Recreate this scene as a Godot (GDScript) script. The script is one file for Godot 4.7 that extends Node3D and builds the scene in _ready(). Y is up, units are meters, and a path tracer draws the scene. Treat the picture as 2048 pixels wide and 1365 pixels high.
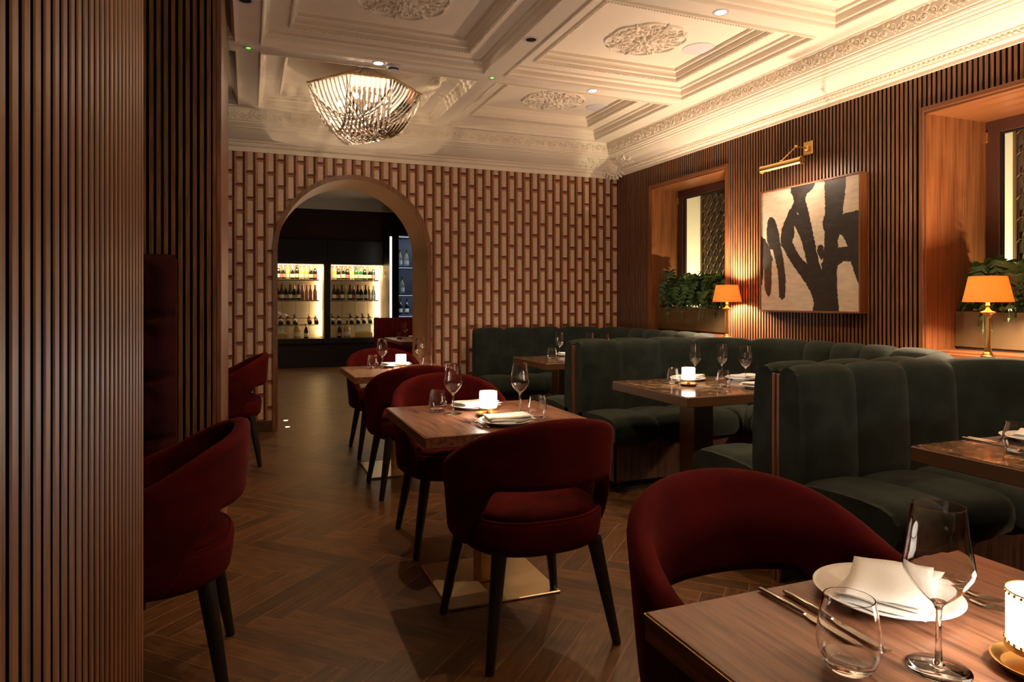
extends Node3D
# A dim restaurant room: slatted walnut walls, coffered plaster ceiling, green booths, red chairs.
# x runs along the patterned back wall, d is the depth away from the camera (z = -d), y is up.

const EYE := 1.22
const YAW := 21.4
const SOFFIT := 2.94
const BACK := 6.72
const RIGHT := 3.92
const TABLE := 0.72

var counts := {}
var M := {}
var G := {}
var rng := RandomNumberGenerator.new()


# ---------------------------------------------------------------- nodes
func P(x: float, y: float, d: float) -> Vector3:
	return Vector3(x, y, -d)


func numbered(called: String) -> String:
	var n: int = counts.get(called, 0)
	counts[called] = n + 1
	return called if n == 0 else "%s_%03d" % [called, n]


func tag(o: Node3D, label: String, category: String, group := "", kind := "") -> void:
	o.set_meta("label", label)
	o.set_meta("category", category)
	if group != "":
		o.set_meta("group", group)
	if kind != "":
		o.set_meta("kind", kind)


func thing(called: String, label: String, category: String, at := Vector3.ZERO, turn := 0.0, group := "", kind := "") -> Node3D:
	var o := Node3D.new()
	o.name = numbered(called)
	add_child(o)
	o.position = at
	o.rotation.y = turn
	tag(o, label, category, group, kind)
	return o


func part(parent: Node3D, called: String, mesh: Mesh, mat: Material, at := Vector3.ZERO) -> MeshInstance3D:
	var o := MeshInstance3D.new()
	o.name = called
	o.mesh = mesh
	if mat != null:
		o.material_override = mat
	o.position = at
	parent.add_child(o, true)
	return o


func copy(o: Node3D, called: String, label: String, at: Vector3, turn := 0.0) -> Node3D:
	var c: Node3D = o.duplicate()
	c.name = numbered(called)
	add_child(c)
	c.position = at
	c.rotation.y = turn
	c.set_meta("label", label)
	return c


# ---------------------------------------------------------------- mesh helpers
func begin() -> SurfaceTool:
	var st := SurfaceTool.new()
	st.begin(Mesh.PRIMITIVE_TRIANGLES)
	return st


func done(st: SurfaceTool) -> ArrayMesh:
	st.generate_normals()
	return st.commit()


func tri(st: SurfaceTool, a: Vector3, b: Vector3, c: Vector3) -> void:
	st.add_vertex(a)
	st.add_vertex(b)
	st.add_vertex(c)


func quad(st: SurfaceTool, a: Vector3, b: Vector3, c: Vector3, d: Vector3) -> void:
	tri(st, a, b, c)
	tri(st, a, c, d)


# a quad whose front looks along OUT
func qo(st: SurfaceTool, a: Vector3, b: Vector3, c: Vector3, d: Vector3, out: Vector3) -> void:
	var n := (c - a).cross(b - a) + (d - a).cross(c - a)
	if n.dot(out) < 0.0:
		quad(st, a, d, c, b)
	else:
		quad(st, a, b, c, d)


func to(st: SurfaceTool, a: Vector3, b: Vector3, c: Vector3, out: Vector3) -> void:
	if (c - a).cross(b - a).dot(out) < 0.0:
		tri(st, a, c, b)
	else:
		tri(st, a, b, c)


# box from LO to HI with chamfered edges
func bbox(st: SurfaceTool, lo: Vector3, hi: Vector3, b := 0.0, xf := Transform3D()) -> void:
	st.set_smooth_group(-1)
	var c := (lo + hi) * 0.5
	var h := (hi - lo) * 0.5
	h = h.abs()
	b = minf(b, minf(h.x, minf(h.y, h.z)) * 0.9)
	var v := {}
	for sx in [-1, 1]:
		for sy in [-1, 1]:
			for sz in [-1, 1]:
				var s := Vector3(sx, sy, sz)
				v[[sx, sy, sz, 0]] = xf * (c + s * Vector3(h.x, h.y - b, h.z - b))
				v[[sx, sy, sz, 1]] = xf * (c + s * Vector3(h.x - b, h.y, h.z - b))
				v[[sx, sy, sz, 2]] = xf * (c + s * Vector3(h.x - b, h.y - b, h.z))
	var bs := xf.basis
	for s in [-1, 1]:
		qo(st, v[[s, -1, -1, 0]], v[[s, 1, -1, 0]], v[[s, 1, 1, 0]], v[[s, -1, 1, 0]], bs * Vector3(s, 0, 0))
		qo(st, v[[-1, s, -1, 1]], v[[1, s, -1, 1]], v[[1, s, 1, 1]], v[[-1, s, 1, 1]], bs * Vector3(0, s, 0))
		qo(st, v[[-1, -1, s, 2]], v[[1, -1, s, 2]], v[[1, 1, s, 2]], v[[-1, 1, s, 2]], bs * Vector3(0, 0, s))
	if b <= 0.0:
		return
	for s in [-1, 1]:
		for t in [-1, 1]:
			qo(st, v[[s, t, -1, 0]], v[[s, t, 1, 0]], v[[s, t, 1, 1]], v[[s, t, -1, 1]], bs * Vector3(s, t, 0))
			qo(st, v[[-1, s, t, 1]], v[[1, s, t, 1]], v[[1, s, t, 2]], v[[-1, s, t, 2]], bs * Vector3(0, s, t))
			qo(st, v[[s, -1, t, 0]], v[[s, 1, t, 0]], v[[s, 1, t, 2]], v[[s, -1, t, 2]], bs * Vector3(s, 0, t))
			for u in [-1, 1]:
				to(st, v[[s, t, u, 0]], v[[s, t, u, 1]], v[[s, t, u, 2]], bs * Vector3(s, t, u))


func box(lo: Vector3, hi: Vector3, b := 0.0) -> ArrayMesh:
	var st := begin()
	bbox(st, lo, hi, b)
	return done(st)


# box given by x, y and depth ranges
func bxd(x0: float, x1: float, y0: float, y1: float, d0: float, d1: float, b := 0.0) -> ArrayMesh:
	return box(Vector3(x0, y0, -d1), Vector3(x1, y1, -d0), b)


func add_bxd(st: SurfaceTool, x0: float, x1: float, y0: float, y1: float, d0: float, d1: float, b := 0.0) -> void:
	bbox(st, Vector3(x0, y0, -d1), Vector3(x1, y1, -d0), b)


# surface of revolution round y; profile of Vector2(radius, height)
func lathe(st: SurfaceTool, prof: Array, n := 24, xf := Transform3D(), sharp := 0.6) -> void:
	var sg := 1
	for i in prof.size() - 1:
		var p: Vector2 = prof[i]
		var q: Vector2 = prof[i + 1]
		if i > 0:
			var o: Vector2 = prof[i - 1]
			if absf((p - o).angle_to(q - p)) > sharp:
				sg += 1
		st.set_smooth_group(sg)
		for k in n:
			var a := TAU * k / n
			var e := TAU * ((k + 1) % n) / n
			var p0 := xf * Vector3(p.x * cos(a), p.y, p.x * sin(a))
			var p1 := xf * Vector3(p.x * cos(e), p.y, p.x * sin(e))
			var q0 := xf * Vector3(q.x * cos(a), q.y, q.x * sin(a))
			var q1 := xf * Vector3(q.x * cos(e), q.y, q.x * sin(e))
			if p.x < 1e-6:
				tri(st, p0, q1, q0)
			elif q.x < 1e-6:
				tri(st, p0, p1, q0)
			else:
				quad(st, p0, p1, q1, q0)


func turned(prof: Array, n := 24, sharp := 0.6) -> ArrayMesh:
	var st := begin()
	lathe(st, prof, n, Transform3D(), sharp)
	return done(st)


# rows of points joined into a sheet; ring = each row closes on itself
func loft(st: SurfaceTool, rows: Array, ring := false, sg := 1) -> void:
	st.set_smooth_group(sg)
	for i in rows.size() - 1:
		var a: PackedVector3Array = rows[i]
		var b: PackedVector3Array = rows[i + 1]
		var n := a.size()
		for k in (n if ring else n - 1):
			var m := (k + 1) % n
			quad(st, a[k], a[m], b[m], b[k])


func cap(st: SurfaceTool, row: PackedVector3Array, flip := false, sg := -1) -> void:
	st.set_smooth_group(sg)
	var c := Vector3.ZERO
	for p in row:
		c += p
	c /= row.size()
	for k in row.size():
		if flip:
			tri(st, c, row[(k + 1) % row.size()], row[k])
		else:
			tri(st, c, row[k], row[(k + 1) % row.size()])


# round bar along points; radius one number or one per point
func tube(st: SurfaceTool, pts: PackedVector3Array, r, n := 8, flat := 1.0, closed := false, sg := 1) -> void:
	var rows := []
	var up := Vector3.UP
	var count := pts.size()
	for i in count:
		var t: Vector3
		if closed:
			t = (pts[(i + 1) % count] - pts[(i - 1 + count) % count]).normalized()
		else:
			t = (pts[mini(i + 1, count - 1)] - pts[maxi(i - 1, 0)]).normalized()
		if i == 0:
			up = Vector3.UP if absf(t.y) < 0.9 else Vector3.RIGHT
		var s := t.cross(up)
		if s.length() < 1e-5:
			s = t.cross(Vector3(0.3, 0.5, 0.8))
		s = s.normalized()
		up = s.cross(t).normalized()
		var rad: float = r if not (r is Array or r is PackedFloat32Array) else r[i]
		var row := PackedVector3Array()
		for k in n:
			var a := TAU * k / n
			row.append(pts[i] + s * cos(a) * rad + up * sin(a) * rad * flat)
		rows.append(row)
	if closed:
		rows.append(rows[0])
	loft(st, rows, true, sg)
	if not closed:
		cap(st, rows[0], true)
		cap(st, rows[-1], false)


func bar(a: Vector3, b: Vector3, ra: float, rb: float, n := 10) -> ArrayMesh:
	var st := begin()
	tube(st, PackedVector3Array([a, b]), [ra, rb], n)
	return done(st)


# flat shape in the xy plane of XF, extruded from z0 to z1
func prism(st: SurfaceTool, poly: PackedVector2Array, z0: float, z1: float, xf := Transform3D()) -> void:
	st.set_smooth_group(-1)
	var idx := Geometry2D.triangulate_polygon(poly)
	for k in range(0, idx.size(), 3):
		var t := []
		for j in 3:
			t.append(poly[idx[k + j]])
		to(st, xf * Vector3(t[0].x, t[0].y, z1), xf * Vector3(t[1].x, t[1].y, z1), xf * Vector3(t[2].x, t[2].y, z1), xf.basis * Vector3(0, 0, 1))
		to(st, xf * Vector3(t[0].x, t[0].y, z0), xf * Vector3(t[1].x, t[1].y, z0), xf * Vector3(t[2].x, t[2].y, z0), xf.basis * Vector3(0, 0, -1))
	var cw := Geometry2D.is_polygon_clockwise(poly)
	for k in poly.size():
		var p := poly[k]
		var q := poly[(k + 1) % poly.size()]
		var o := (q - p).orthogonal() if cw else -(q - p).orthogonal()
		qo(st, xf * Vector3(p.x, p.y, z0), xf * Vector3(q.x, q.y, z0), xf * Vector3(q.x, q.y, z1), xf * Vector3(p.x, p.y, z1), xf.basis * Vector3(-o.x, -o.y, 0))


func ball(st: SurfaceTool, c: Vector3, r: Vector3, n := 8, m := 5, turn := Basis()) -> void:
	var rows := []
	for i in m + 1:
		var t := PI * i / m
		var row := PackedVector3Array()
		for k in n:
			var a := TAU * k / n
			row.append(c + turn * (Vector3(sin(t) * cos(a), cos(t), sin(t) * sin(a)) * r))
		rows.append(row)
	loft(st, rows, true, 1)


# ---------------------------------------------------------------- materials
func lin(r: float, g: float, b: float, a := 1.0) -> Color:
	var c := Color(r, g, b).linear_to_srgb()
	c.a = a
	return c


func mat(called: String, c: Color, rough: float, metal := 0.0) -> StandardMaterial3D:
	var m := StandardMaterial3D.new()
	m.resource_name = called
	m.albedo_color = c
	m.roughness = rough
	m.metallic = metal
	M[called] = m
	return m


func noise_tex(sd: int, freq: float, stops: Array, size := 512, kind := FastNoiseLite.TYPE_SIMPLEX_SMOOTH, fractal := FastNoiseLite.FRACTAL_FBM, octaves := 5) -> NoiseTexture2D:
	var n := FastNoiseLite.new()
	n.seed = sd
	n.noise_type = kind
	n.frequency = freq
	n.fractal_type = fractal
	n.fractal_octaves = octaves
	var t := NoiseTexture2D.new()
	t.width = size
	t.height = size
	t.seamless = true
	t.noise = n
	if stops.size():
		var g := Gradient.new()
		var off := PackedFloat32Array()
		var col := PackedColorArray()
		for s in stops:
			off.append(s[0])
			col.append(s[1])
		g.offsets = off
		g.colors = col
		t.color_ramp = g
	return t


# wood: grain runs along the axis with the small scale
func wood(called: String, dark: Color, mid: Color, light: Color, scale: Vector3, rough: float, sd: int, world := true) -> StandardMaterial3D:
	var m := mat(called, Color.WHITE, rough)
	m.albedo_texture = noise_tex(sd, 0.012, [[0.0, dark], [0.38, mid], [0.55, mid.lerp(light, 0.4)], [0.75, light], [1.0, mid]])
	m.uv1_triplanar = true
	m.uv1_world_triplanar = world
	m.uv1_scale = scale
	m.uv1_triplanar_sharpness = 8.0
	return m


func velvet(called: String, c: Color, sheen: float, tint: float, sd: int) -> StandardMaterial3D:
	var m := mat(called, Color.WHITE, 0.95)
	m.albedo_texture = noise_tex(sd, 0.01, [[0.0, Color(0.74, 0.74, 0.74)], [0.45, Color(0.86, 0.86, 0.86)], [0.6, Color(0.93, 0.93, 0.93)], [1.0, Color.WHITE]], 256)
	m.uv1_triplanar = true
	m.uv1_world_triplanar = true
	m.uv1_scale = Vector3(2.2, 2.2, 2.2)
	m.albedo_color = c
	m.rim_enabled = true
	m.rim = sheen
	m.rim_tint = tint
	m.metallic_specular = 0.2
	return m


func glow(called: String, c: Color, strength: float) -> StandardMaterial3D:
	var m := mat(called, Color(0.9, 0.88, 0.85), 0.6)
	m.emission_enabled = true
	m.emission = c
	m.emission_energy_multiplier = strength
	return m


# dark brown marble: cloudy ground, broken pale veins, fine crystals
func marble_texture() -> ImageTexture:
	var size := 512
	var a := FastNoiseLite.new()
	a.seed = 41
	a.frequency = 0.012
	a.fractal_octaves = 5
	var b := FastNoiseLite.new()
	b.seed = 42
	b.frequency = 0.009
	b.fractal_octaves = 4
	b.domain_warp_enabled = true
	b.domain_warp_amplitude = 40.0
	var c := FastNoiseLite.new()
	c.seed = 43
	c.frequency = 0.022
	c.fractal_octaves = 3
	c.domain_warp_enabled = true
	c.domain_warp_amplitude = 30.0
	var im := Image.create(size, size, false, Image.FORMAT_RGB8)
	for j in size:
		for i in size:
			var g := clampf(a.get_noise_2d(i, j) * 1.1 + 0.45, 0.0, 1.0)
			var v := pow(1.0 - minf(1.0, absf(b.get_noise_2d(i, j)) * 3.2), 9.0)
			var w := pow(1.0 - minf(1.0, absf(c.get_noise_2d(i, j)) * 3.4), 10.0) * 0.6
			var k := clampf(maxf(v, w) * (0.35 + 0.9 * g), 0.0, 1.0)
			var ground := Color(0.03, 0.0125, 0.006).lerp(Color(0.16, 0.078, 0.036), g)
			im.set_pixel(i, j, ground.lerp(Color(0.52, 0.38, 0.24), k).linear_to_srgb())
	return ImageTexture.create_from_image(im)


func materials() -> void:
	wood("slat", lin(0.07, 0.025, 0.009), lin(0.165, 0.064, 0.025), lin(0.24, 0.102, 0.042), Vector3(9, 0.5, 9), 0.42, 11)
	wood("casing", lin(0.075, 0.023, 0.007), lin(0.165, 0.056, 0.017), lin(0.225, 0.082, 0.027), Vector3(8, 0.16, 8), 0.36, 13)
	wood("casing_flat", lin(0.075, 0.023, 0.007), lin(0.165, 0.056, 0.017), lin(0.225, 0.082, 0.027), Vector3(8, 8, 0.16), 0.36, 13)
	wood("arch_wood", lin(0.085, 0.03, 0.012), lin(0.17, 0.065, 0.026), lin(0.225, 0.093, 0.04), Vector3(6, 0.5, 6), 0.42, 14)
	wood("table_wood", lin(0.035, 0.012, 0.007), lin(0.15, 0.06, 0.03), lin(0.25, 0.112, 0.06), Vector3(8, 8, 0.5), 0.32, 15)
	wood("dark_wood", lin(0.025, 0.01, 0.006), lin(0.055, 0.023, 0.012), lin(0.085, 0.038, 0.02), Vector3(5, 0.5, 5), 0.4, 16)
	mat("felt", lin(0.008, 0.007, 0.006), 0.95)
	mat("leg_black", lin(0.012, 0.009, 0.007), 0.38)
	velvet("red_velvet", lin(0.075, 0.004, 0.0035), 0.9, 0.9, 21)
	velvet("dark_red_velvet", lin(0.035, 0.006, 0.006), 0.7, 0.85, 22)
	velvet("green_velvet", lin(0.021, 0.029, 0.024), 1.0, 0.7, 23)
	mat("plaster", lin(0.85, 0.76, 0.63), 0.55)
	mat("plaster_relief", lin(0.85, 0.76, 0.63), 0.6)
	mat("speaker_white", lin(0.66, 0.63, 0.66), 0.7)
	mat("porcelain", lin(0.82, 0.8, 0.76), 0.12)
	var li := mat("linen", Color.WHITE, 0.9)
	li.albedo_texture = noise_tex(31, 0.12, [[0.0, lin(0.68, 0.65, 0.6)], [1.0, lin(0.82, 0.79, 0.74)]], 256)
	li.uv1_triplanar = true
	li.uv1_scale = Vector3(9, 9, 9)
	mat("steel", lin(0.62, 0.58, 0.5), 0.18, 1.0)
	mat("brass", lin(0.78, 0.5, 0.18), 0.34, 1.0)
	mat("brass_brushed", lin(0.6, 0.42, 0.2), 0.38, 1.0)
	mat("brass_plate", lin(0.62, 0.5, 0.3), 0.34, 1.0)
	mat("bronze", lin(0.16, 0.105, 0.05), 0.42, 0.8)
	mat("dark_metal", lin(0.02, 0.018, 0.017), 0.4, 0.5)
	mat("cabinet_black", lin(0.013, 0.012, 0.013), 0.35)
	mat("frame_brown", lin(0.06, 0.022, 0.012), 0.4)
	mat("stucco", lin(0.72, 0.66, 0.5), 0.9)
	mat("night_wall", lin(0.02, 0.02, 0.022), 0.95)
	mat("burgundy_wall", lin(0.035, 0.006, 0.006), 0.6)
	mat("soil", lin(0.03, 0.02, 0.012), 1.0)
	for k in 3:
		var lf := mat("leaf%d" % k, [lin(0.035, 0.085, 0.018), lin(0.055, 0.105, 0.022), lin(0.024, 0.062, 0.02)][k], 0.6)
		lf.backlight_enabled = true
		lf.backlight = lin(0.05, 0.1, 0.015)
	var g := mat("glass", Color(1, 1, 1, 0.0), 0.0)
	g.refraction_enabled = true
	g.refraction_scale = 0.05
	g.transparency = BaseMaterial3D.TRANSPARENCY_ALPHA
	var s := mat("solid_glass", Color(1, 1, 1, 0.0), 0.0)
	s.refraction_enabled = true
	s.refraction_scale = 0.05
	s.transparency = BaseMaterial3D.TRANSPARENCY_ALPHA
	var w := mat("pane", Color(1, 1, 1, 0.0), 0.02)
	w.transparency = BaseMaterial3D.TRANSPARENCY_ALPHA
	var b := mat("bottle_clear", Color(0.9, 0.85, 0.6, 0.25), 0.05)
	b.transparency = BaseMaterial3D.TRANSPARENCY_ALPHA
	mat("bottle_dark", lin(0.008, 0.01, 0.007), 0.12)
	mat("bottle_green", lin(0.012, 0.09, 0.03), 0.12)
	mat("bottle_gold", lin(0.5, 0.36, 0.09), 0.14)
	mat("bottle_rose", lin(0.5, 0.26, 0.22), 0.16)
	mat("foil_gold", lin(0.75, 0.5, 0.14), 0.3, 1.0)
	mat("foil_rose", lin(0.6, 0.22, 0.16), 0.35, 0.6)
	mat("foil_black", lin(0.015, 0.013, 0.012), 0.35)
	mat("foil_orange", lin(0.65, 0.18, 0.03), 0.4)
	mat("label_cream", lin(0.72, 0.66, 0.5), 0.7)
	mat("label_rose", lin(0.68, 0.2, 0.16), 0.7)
	mat("label_orange", lin(0.7, 0.22, 0.06), 0.7)
	mat("label_white", lin(0.8, 0.8, 0.78), 0.7)
	mat("niche_back", lin(0.62, 0.5, 0.33), 0.6)
	mat("box_gold", lin(0.6, 0.42, 0.1), 0.4, 0.5)
	mat("canvas_plain", lin(0.6, 0.52, 0.42), 0.7)
	# marble
	var mb := mat("marble", Color.WHITE, 0.12)
	mb.albedo_texture = marble_texture()
	mb.uv1_triplanar = true
	mb.uv1_world_triplanar = true
	mb.uv1_scale = Vector3(1.7, 1.7, 1.7)
	# back wall marquetry
	var cr := mat("tile_cream", Color.WHITE, 0.55)
	cr.albedo_texture = noise_tex(51, 0.03, [[0.0, lin(0.5, 0.36, 0.26)], [1.0, lin(0.63, 0.48, 0.36)]], 256)
	cr.uv1_triplanar = true
	cr.uv1_world_triplanar = true
	cr.uv1_scale = Vector3(4, 3, 4)
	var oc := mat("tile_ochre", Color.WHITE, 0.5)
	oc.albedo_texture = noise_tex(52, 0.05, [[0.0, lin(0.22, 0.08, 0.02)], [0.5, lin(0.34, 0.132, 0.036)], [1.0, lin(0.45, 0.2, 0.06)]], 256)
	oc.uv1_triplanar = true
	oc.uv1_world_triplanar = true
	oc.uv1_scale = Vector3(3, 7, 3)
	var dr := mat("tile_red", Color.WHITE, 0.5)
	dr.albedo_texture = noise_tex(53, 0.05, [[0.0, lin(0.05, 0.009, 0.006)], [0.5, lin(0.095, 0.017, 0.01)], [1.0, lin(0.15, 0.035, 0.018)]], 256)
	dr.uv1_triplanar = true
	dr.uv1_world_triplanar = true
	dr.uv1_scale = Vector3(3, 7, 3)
	# floor planks: grain along the board, through the board's own uv
	var grain := noise_tex(60, 0.012, [[0.0, lin(0.055, 0.023, 0.007)], [0.38, lin(0.105, 0.047, 0.015)], [0.6, lin(0.124, 0.057, 0.019)], [0.8, lin(0.145, 0.07, 0.025)], [1.0, lin(0.108, 0.05, 0.017)]])
	for k in 6:
		var t: float = [0.78, 0.86, 0.92, 1.0, 0.95, 0.82][k]
		var f := mat("plank%d" % k, Color(t, t * 0.985, t * 0.97), 0.36)
		f.albedo_texture = grain
	mat("grille_plate", lin(0.045, 0.034, 0.022), 0.55)
	mat("plank_joint", lin(0.26, 0.14, 0.065), 0.5)
	# things that give off light
	glow("led_shade", Color(1.0, 0.93, 0.85), 6.0)
	glow("bulb", Color(1.0, 0.78, 0.5), 12.0)
	glow("downlight_lens", Color(1.0, 0.9, 0.78), 9.0)
	glow("niche_led", Color(1.0, 0.9, 0.7), 5.0)
	glow("white_led", Color(1.0, 0.96, 0.88), 4.0)
	glow("green_led", Color(0.35, 1.0, 0.1), 1.6)
	glow("cool_led", Color(0.8, 0.9, 1.0), 1.5)
	glow("picture_bulb", Color(1.0, 0.82, 0.58), 6.0)
	glow("uplight_lens", Color(1.0, 0.93, 0.85), 8.0)
	var sh := mat("lamp_shade", lin(0.72, 0.34, 0.11), 0.9)
	sh.backlight_enabled = true
	sh.backlight = lin(0.48, 0.15, 0.018)


# ---------------------------------------------------------------- lights
func omni(parent: Node3D, at: Vector3, c: Color, e: float, size := 0.03) -> void:
	var l := OmniLight3D.new()
	l.name = "light"
	l.light_color = c
	l.light_energy = e
	l.light_size = size
	l.omni_range = 14.0
	l.omni_attenuation = 2.0
	l.shadow_enabled = true
	l.position = at
	parent.add_child(l, true)


func spot(parent: Node3D, at: Vector3, aim: Vector3, c: Color, e: float, angle: float, size := 0.03, blend := 0.6) -> void:
	var l := SpotLight3D.new()
	l.name = "light"
	l.light_color = c
	l.light_energy = e
	l.light_size = size
	l.spot_range = 14.0
	l.spot_attenuation = 2.0
	l.spot_angle = angle
	l.spot_angle_attenuation = blend
	l.shadow_enabled = true
	parent.add_child(l, true)
	var up := Vector3.UP if absf(aim.normalized().y) < 0.95 else Vector3.RIGHT
	l.transform = Transform3D(Basis.looking_at(aim, up), at)


func area(parent: Node3D, at: Vector3, aim: Vector3, size: Vector2, c: Color, e: float) -> void:
	var l := AreaLight3D.new()
	l.name = "light"
	l.light_color = c
	l.light_energy = e
	l.area_size = size
	l.area_range = 14.0
	l.shadow_enabled = true
	parent.add_child(l, true)
	var up := Vector3.UP if absf(aim.normalized().y) < 0.95 else Vector3.FORWARD
	l.transform = Transform3D(Basis.looking_at(aim, up), at)


func camera_and_air() -> void:
	var cam := Camera3D.new()
	cam.name = "camera"
	cam.projection = Camera3D.PROJECTION_FRUSTUM
	cam.near = 0.05
	cam.far = 60.0
	cam.size = 0.05 * 1365.0 / 1345.0
	cam.frustum_offset = Vector2(0, -0.05 * 79.5 / 1345.0)
	cam.position = Vector3(0, EYE, 0)
	cam.rotation_degrees.y = -YAW
	add_child(cam)
	cam.current = true
	var e := Environment.new()
	e.background_mode = Environment.BG_COLOR
	e.background_color = Color(0.004, 0.005, 0.008)
	e.tonemap_mode = Environment.TONE_MAPPER_LINEAR
	e.tonemap_exposure = 1.0
	e.sdfgi_enabled = true
	e.ssao_enabled = true
	e.ssil_enabled = true
	var w := WorldEnvironment.new()
	w.name = "environment"
	w.environment = e
	add_child(w)


# ---------------------------------------------------------------- setting
func structure(called: String, label: String, category: String) -> Node3D:
	return thing(called, label, category, Vector3.ZERO, 0.0, "", "structure")


# where a floor point falls in the photograph's frame, for choosing the planks that show largest
func seen(x: float, d: float) -> float:
	var c := cos(deg_to_rad(YAW))
	var s := sin(deg_to_rad(YAW))
	var z := x * s + d * c
	if z < 0.5:
		return -1.0
	var u := 1024.0 + 1345.0 * (x * c - d * s) / z
	var v := 603.0 + 1345.0 * EYE / z
	if u < 270 or u > 1350 or v > 1420:
		return -1.0
	if u > 640 + (v - 740) * 1.2 and v < 860:
		return -1.0
	return 1.0 / z


func plank_mesh(long: float, wide: float, k: int) -> ArrayMesh:
	var st := begin()
	st.set_smooth_group(-1)
	var hx := long / 2 - 0.0011
	var hz := wide / 2 - 0.0011
	var c := 0.0002
	var rows := [Vector3(hx - c, 0.0, hz - c), Vector3(hx, -c, hz), Vector3(hx, -0.012, hz)]
	var rings := []
	for h in rows:
		rings.append([Vector3(-h.x, h.y, -h.z), Vector3(h.x, h.y, -h.z), Vector3(h.x, h.y, h.z), Vector3(-h.x, h.y, h.z)])
	var quads := [[rings[0][0], rings[0][1], rings[0][2], rings[0][3]]]
	for r in 2:
		for q in 4:
			quads.append([rings[r][q], rings[r + 1][q], rings[r + 1][(q + 1) % 4], rings[r][(q + 1) % 4]])
	for q in quads:
		for i in [0, 1, 2, 0, 2, 3]:
			var p: Vector3 = q[i]
			st.set_uv(Vector2(p.z * 7.0 + p.y * 3.0 + k * 0.37, p.x * 0.8 + k * 0.21))
			st.add_vertex(p)
	return done(st)


func build_floor() -> void:
	var f := structure("floor", "smoked oak herringbone parquet floor", "floor")
	part(f, "subfloor", bxd(-2.6, 5.2, -0.15, -0.0002, -1.7, 13.7), M["plank_joint"])
	var w := 0.09
	var n := 7
	var a := Vector2(sqrt(0.5), sqrt(0.5))
	var b := Vector2(sqrt(0.5), -sqrt(0.5))
	var list := []
	for i in range(-110, 190):
		for k in range(-16, 17):
			for dirn in 2:
				var x0: float
				var y0: float
				if dirn == 0:
					x0 = i + 2 * n * k
					y0 = i
				else:
					x0 = i
					y0 = i + 1 + 2 * n * k
				var c := Vector2(x0 + n * 0.5, y0 + 0.5) if dirn == 0 else Vector2(x0 + 0.5, y0 + n * 0.5)
				var p := (a * c.x + b * c.y) * w + Vector2(0.05, 1.0)
				if p.x < -2.2 or p.x > 4.6 or p.y < -0.2 or p.y > 13.2:
					continue
				list.append([seen(p.x, p.y), p, dirn])
	list.sort_custom(func(q, r): return q[0] > r[0])
	var boards := []
	for k in 6:
		boards.append(plank_mesh(w * n, w, k))
	var rest := []
	for k in 6:
		rest.append(begin())
	var made := 0
	for e in list:
		var v := rng.randi() % 6
		var turn: float = PI / 4 if e[2] == 0 else -PI / 4
		var lift := rng.randf_range(0.0, 0.0003)
		if made < 300 and e[0] > 0:
			var o := part(f, "plank", boards[v], M["plank%d" % v], P(e[1].x, lift, e[1].y))
			o.rotation.y = turn
			made += 1
		else:
			rest[v].append_from(boards[v], 0, Transform3D(Basis(Vector3.UP, turn), P(e[1].x, lift, e[1].y)))
	for v in 6:
		var o := part(f, "parquet_field", rest[v].commit(), M["plank%d" % v])
		o.set_meta("kind", "stuff")


# a veneered batten: walnut face, black core sides; FACE is the direction the veneer looks
func slat_mesh(m: Material, face: Vector3) -> ArrayMesh:
	var hd := 0.011
	var hw := 0.0092
	var c := 0.0016
	var side := Vector3(0, 0, 1) if absf(face.x) > 0.5 else Vector3(1, 0, 0)
	var prof := [-side * hw - face * hd, -side * hw + face * (hd - c), -side * (hw - c) + face * hd, side * (hw - c) + face * hd, side * hw + face * (hd - c), side * hw - face * hd]
	var a := begin()
	var b := begin()
	a.set_smooth_group(-1)
	b.set_smooth_group(-1)
	var up := Vector3(0, 1, 0)
	for k in 5:
		var p: Vector3 = prof[k]
		var q: Vector3 = prof[k + 1]
		qo(a if k > 0 and k < 4 else b, p, q, q + up, p + up, p + q)
	for y in [0.0, 1.0]:
		var lift: Vector3 = up * y
		qo(b, prof[0] + lift, prof[1] + lift, prof[4] + lift, prof[5] + lift, up * (y * 2 - 1))
	a.generate_normals()
	b.generate_normals()
	var mesh := a.commit()
	mesh = b.commit(mesh)
	mesh.surface_set_material(0, m)
	mesh.surface_set_material(1, M["felt"])
	return mesh


func slat(parent: Node3D, mesh: Mesh, at: Vector3, h: float) -> void:
	var o := part(parent, "slat", mesh, null, at)
	o.scale = Vector3(1, h, 1)


const WIN := [[4.806, 6.057, 0.33, 0.18], [1.745, 2.996, 0.555, 0.09]]
const WIN_LOW := 0.875
const WIN_TOP := 2.43


func build_right_wall() -> void:
	var w := structure("wall_right", "long wall clad in vertical walnut slats with two deep windows", "wall")
	var x := RIGHT + 0.022
	var spans := [[-1.5, 1.745], [2.996, 4.806], [6.057, BACK + 0.7]]
	for s in spans:
		part(w, "backing", bxd(x, 4.6, 0, 3.1, s[0], s[1]), M["felt"])
	for s in WIN:
		part(w, "backing", bxd(x, 4.6, 0, WIN_LOW, s[0], s[1]), M["felt"])
		part(w, "backing", bxd(x, 4.6, WIN_TOP, 3.1, s[0], s[1]), M["felt"])
	var sm := slat_mesh(M["slat"], Vector3(-1, 0, 0))
	var d := 1.2
	while d < BACK - 0.01:
		var inside := false
		for s in WIN:
			if d > s[0] - 0.012 and d < s[1] + 0.012:
				inside = true
		if inside:
			slat(w, sm, P(RIGHT + 0.011, WIN_TOP, d), 2.645 - WIN_TOP)
			slat(w, sm, P(RIGHT + 0.011, 0.0, d), WIN_LOW)
		else:
			slat(w, sm, P(RIGHT + 0.011, 0.0, d), 2.645)
		d += 0.0315


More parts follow.
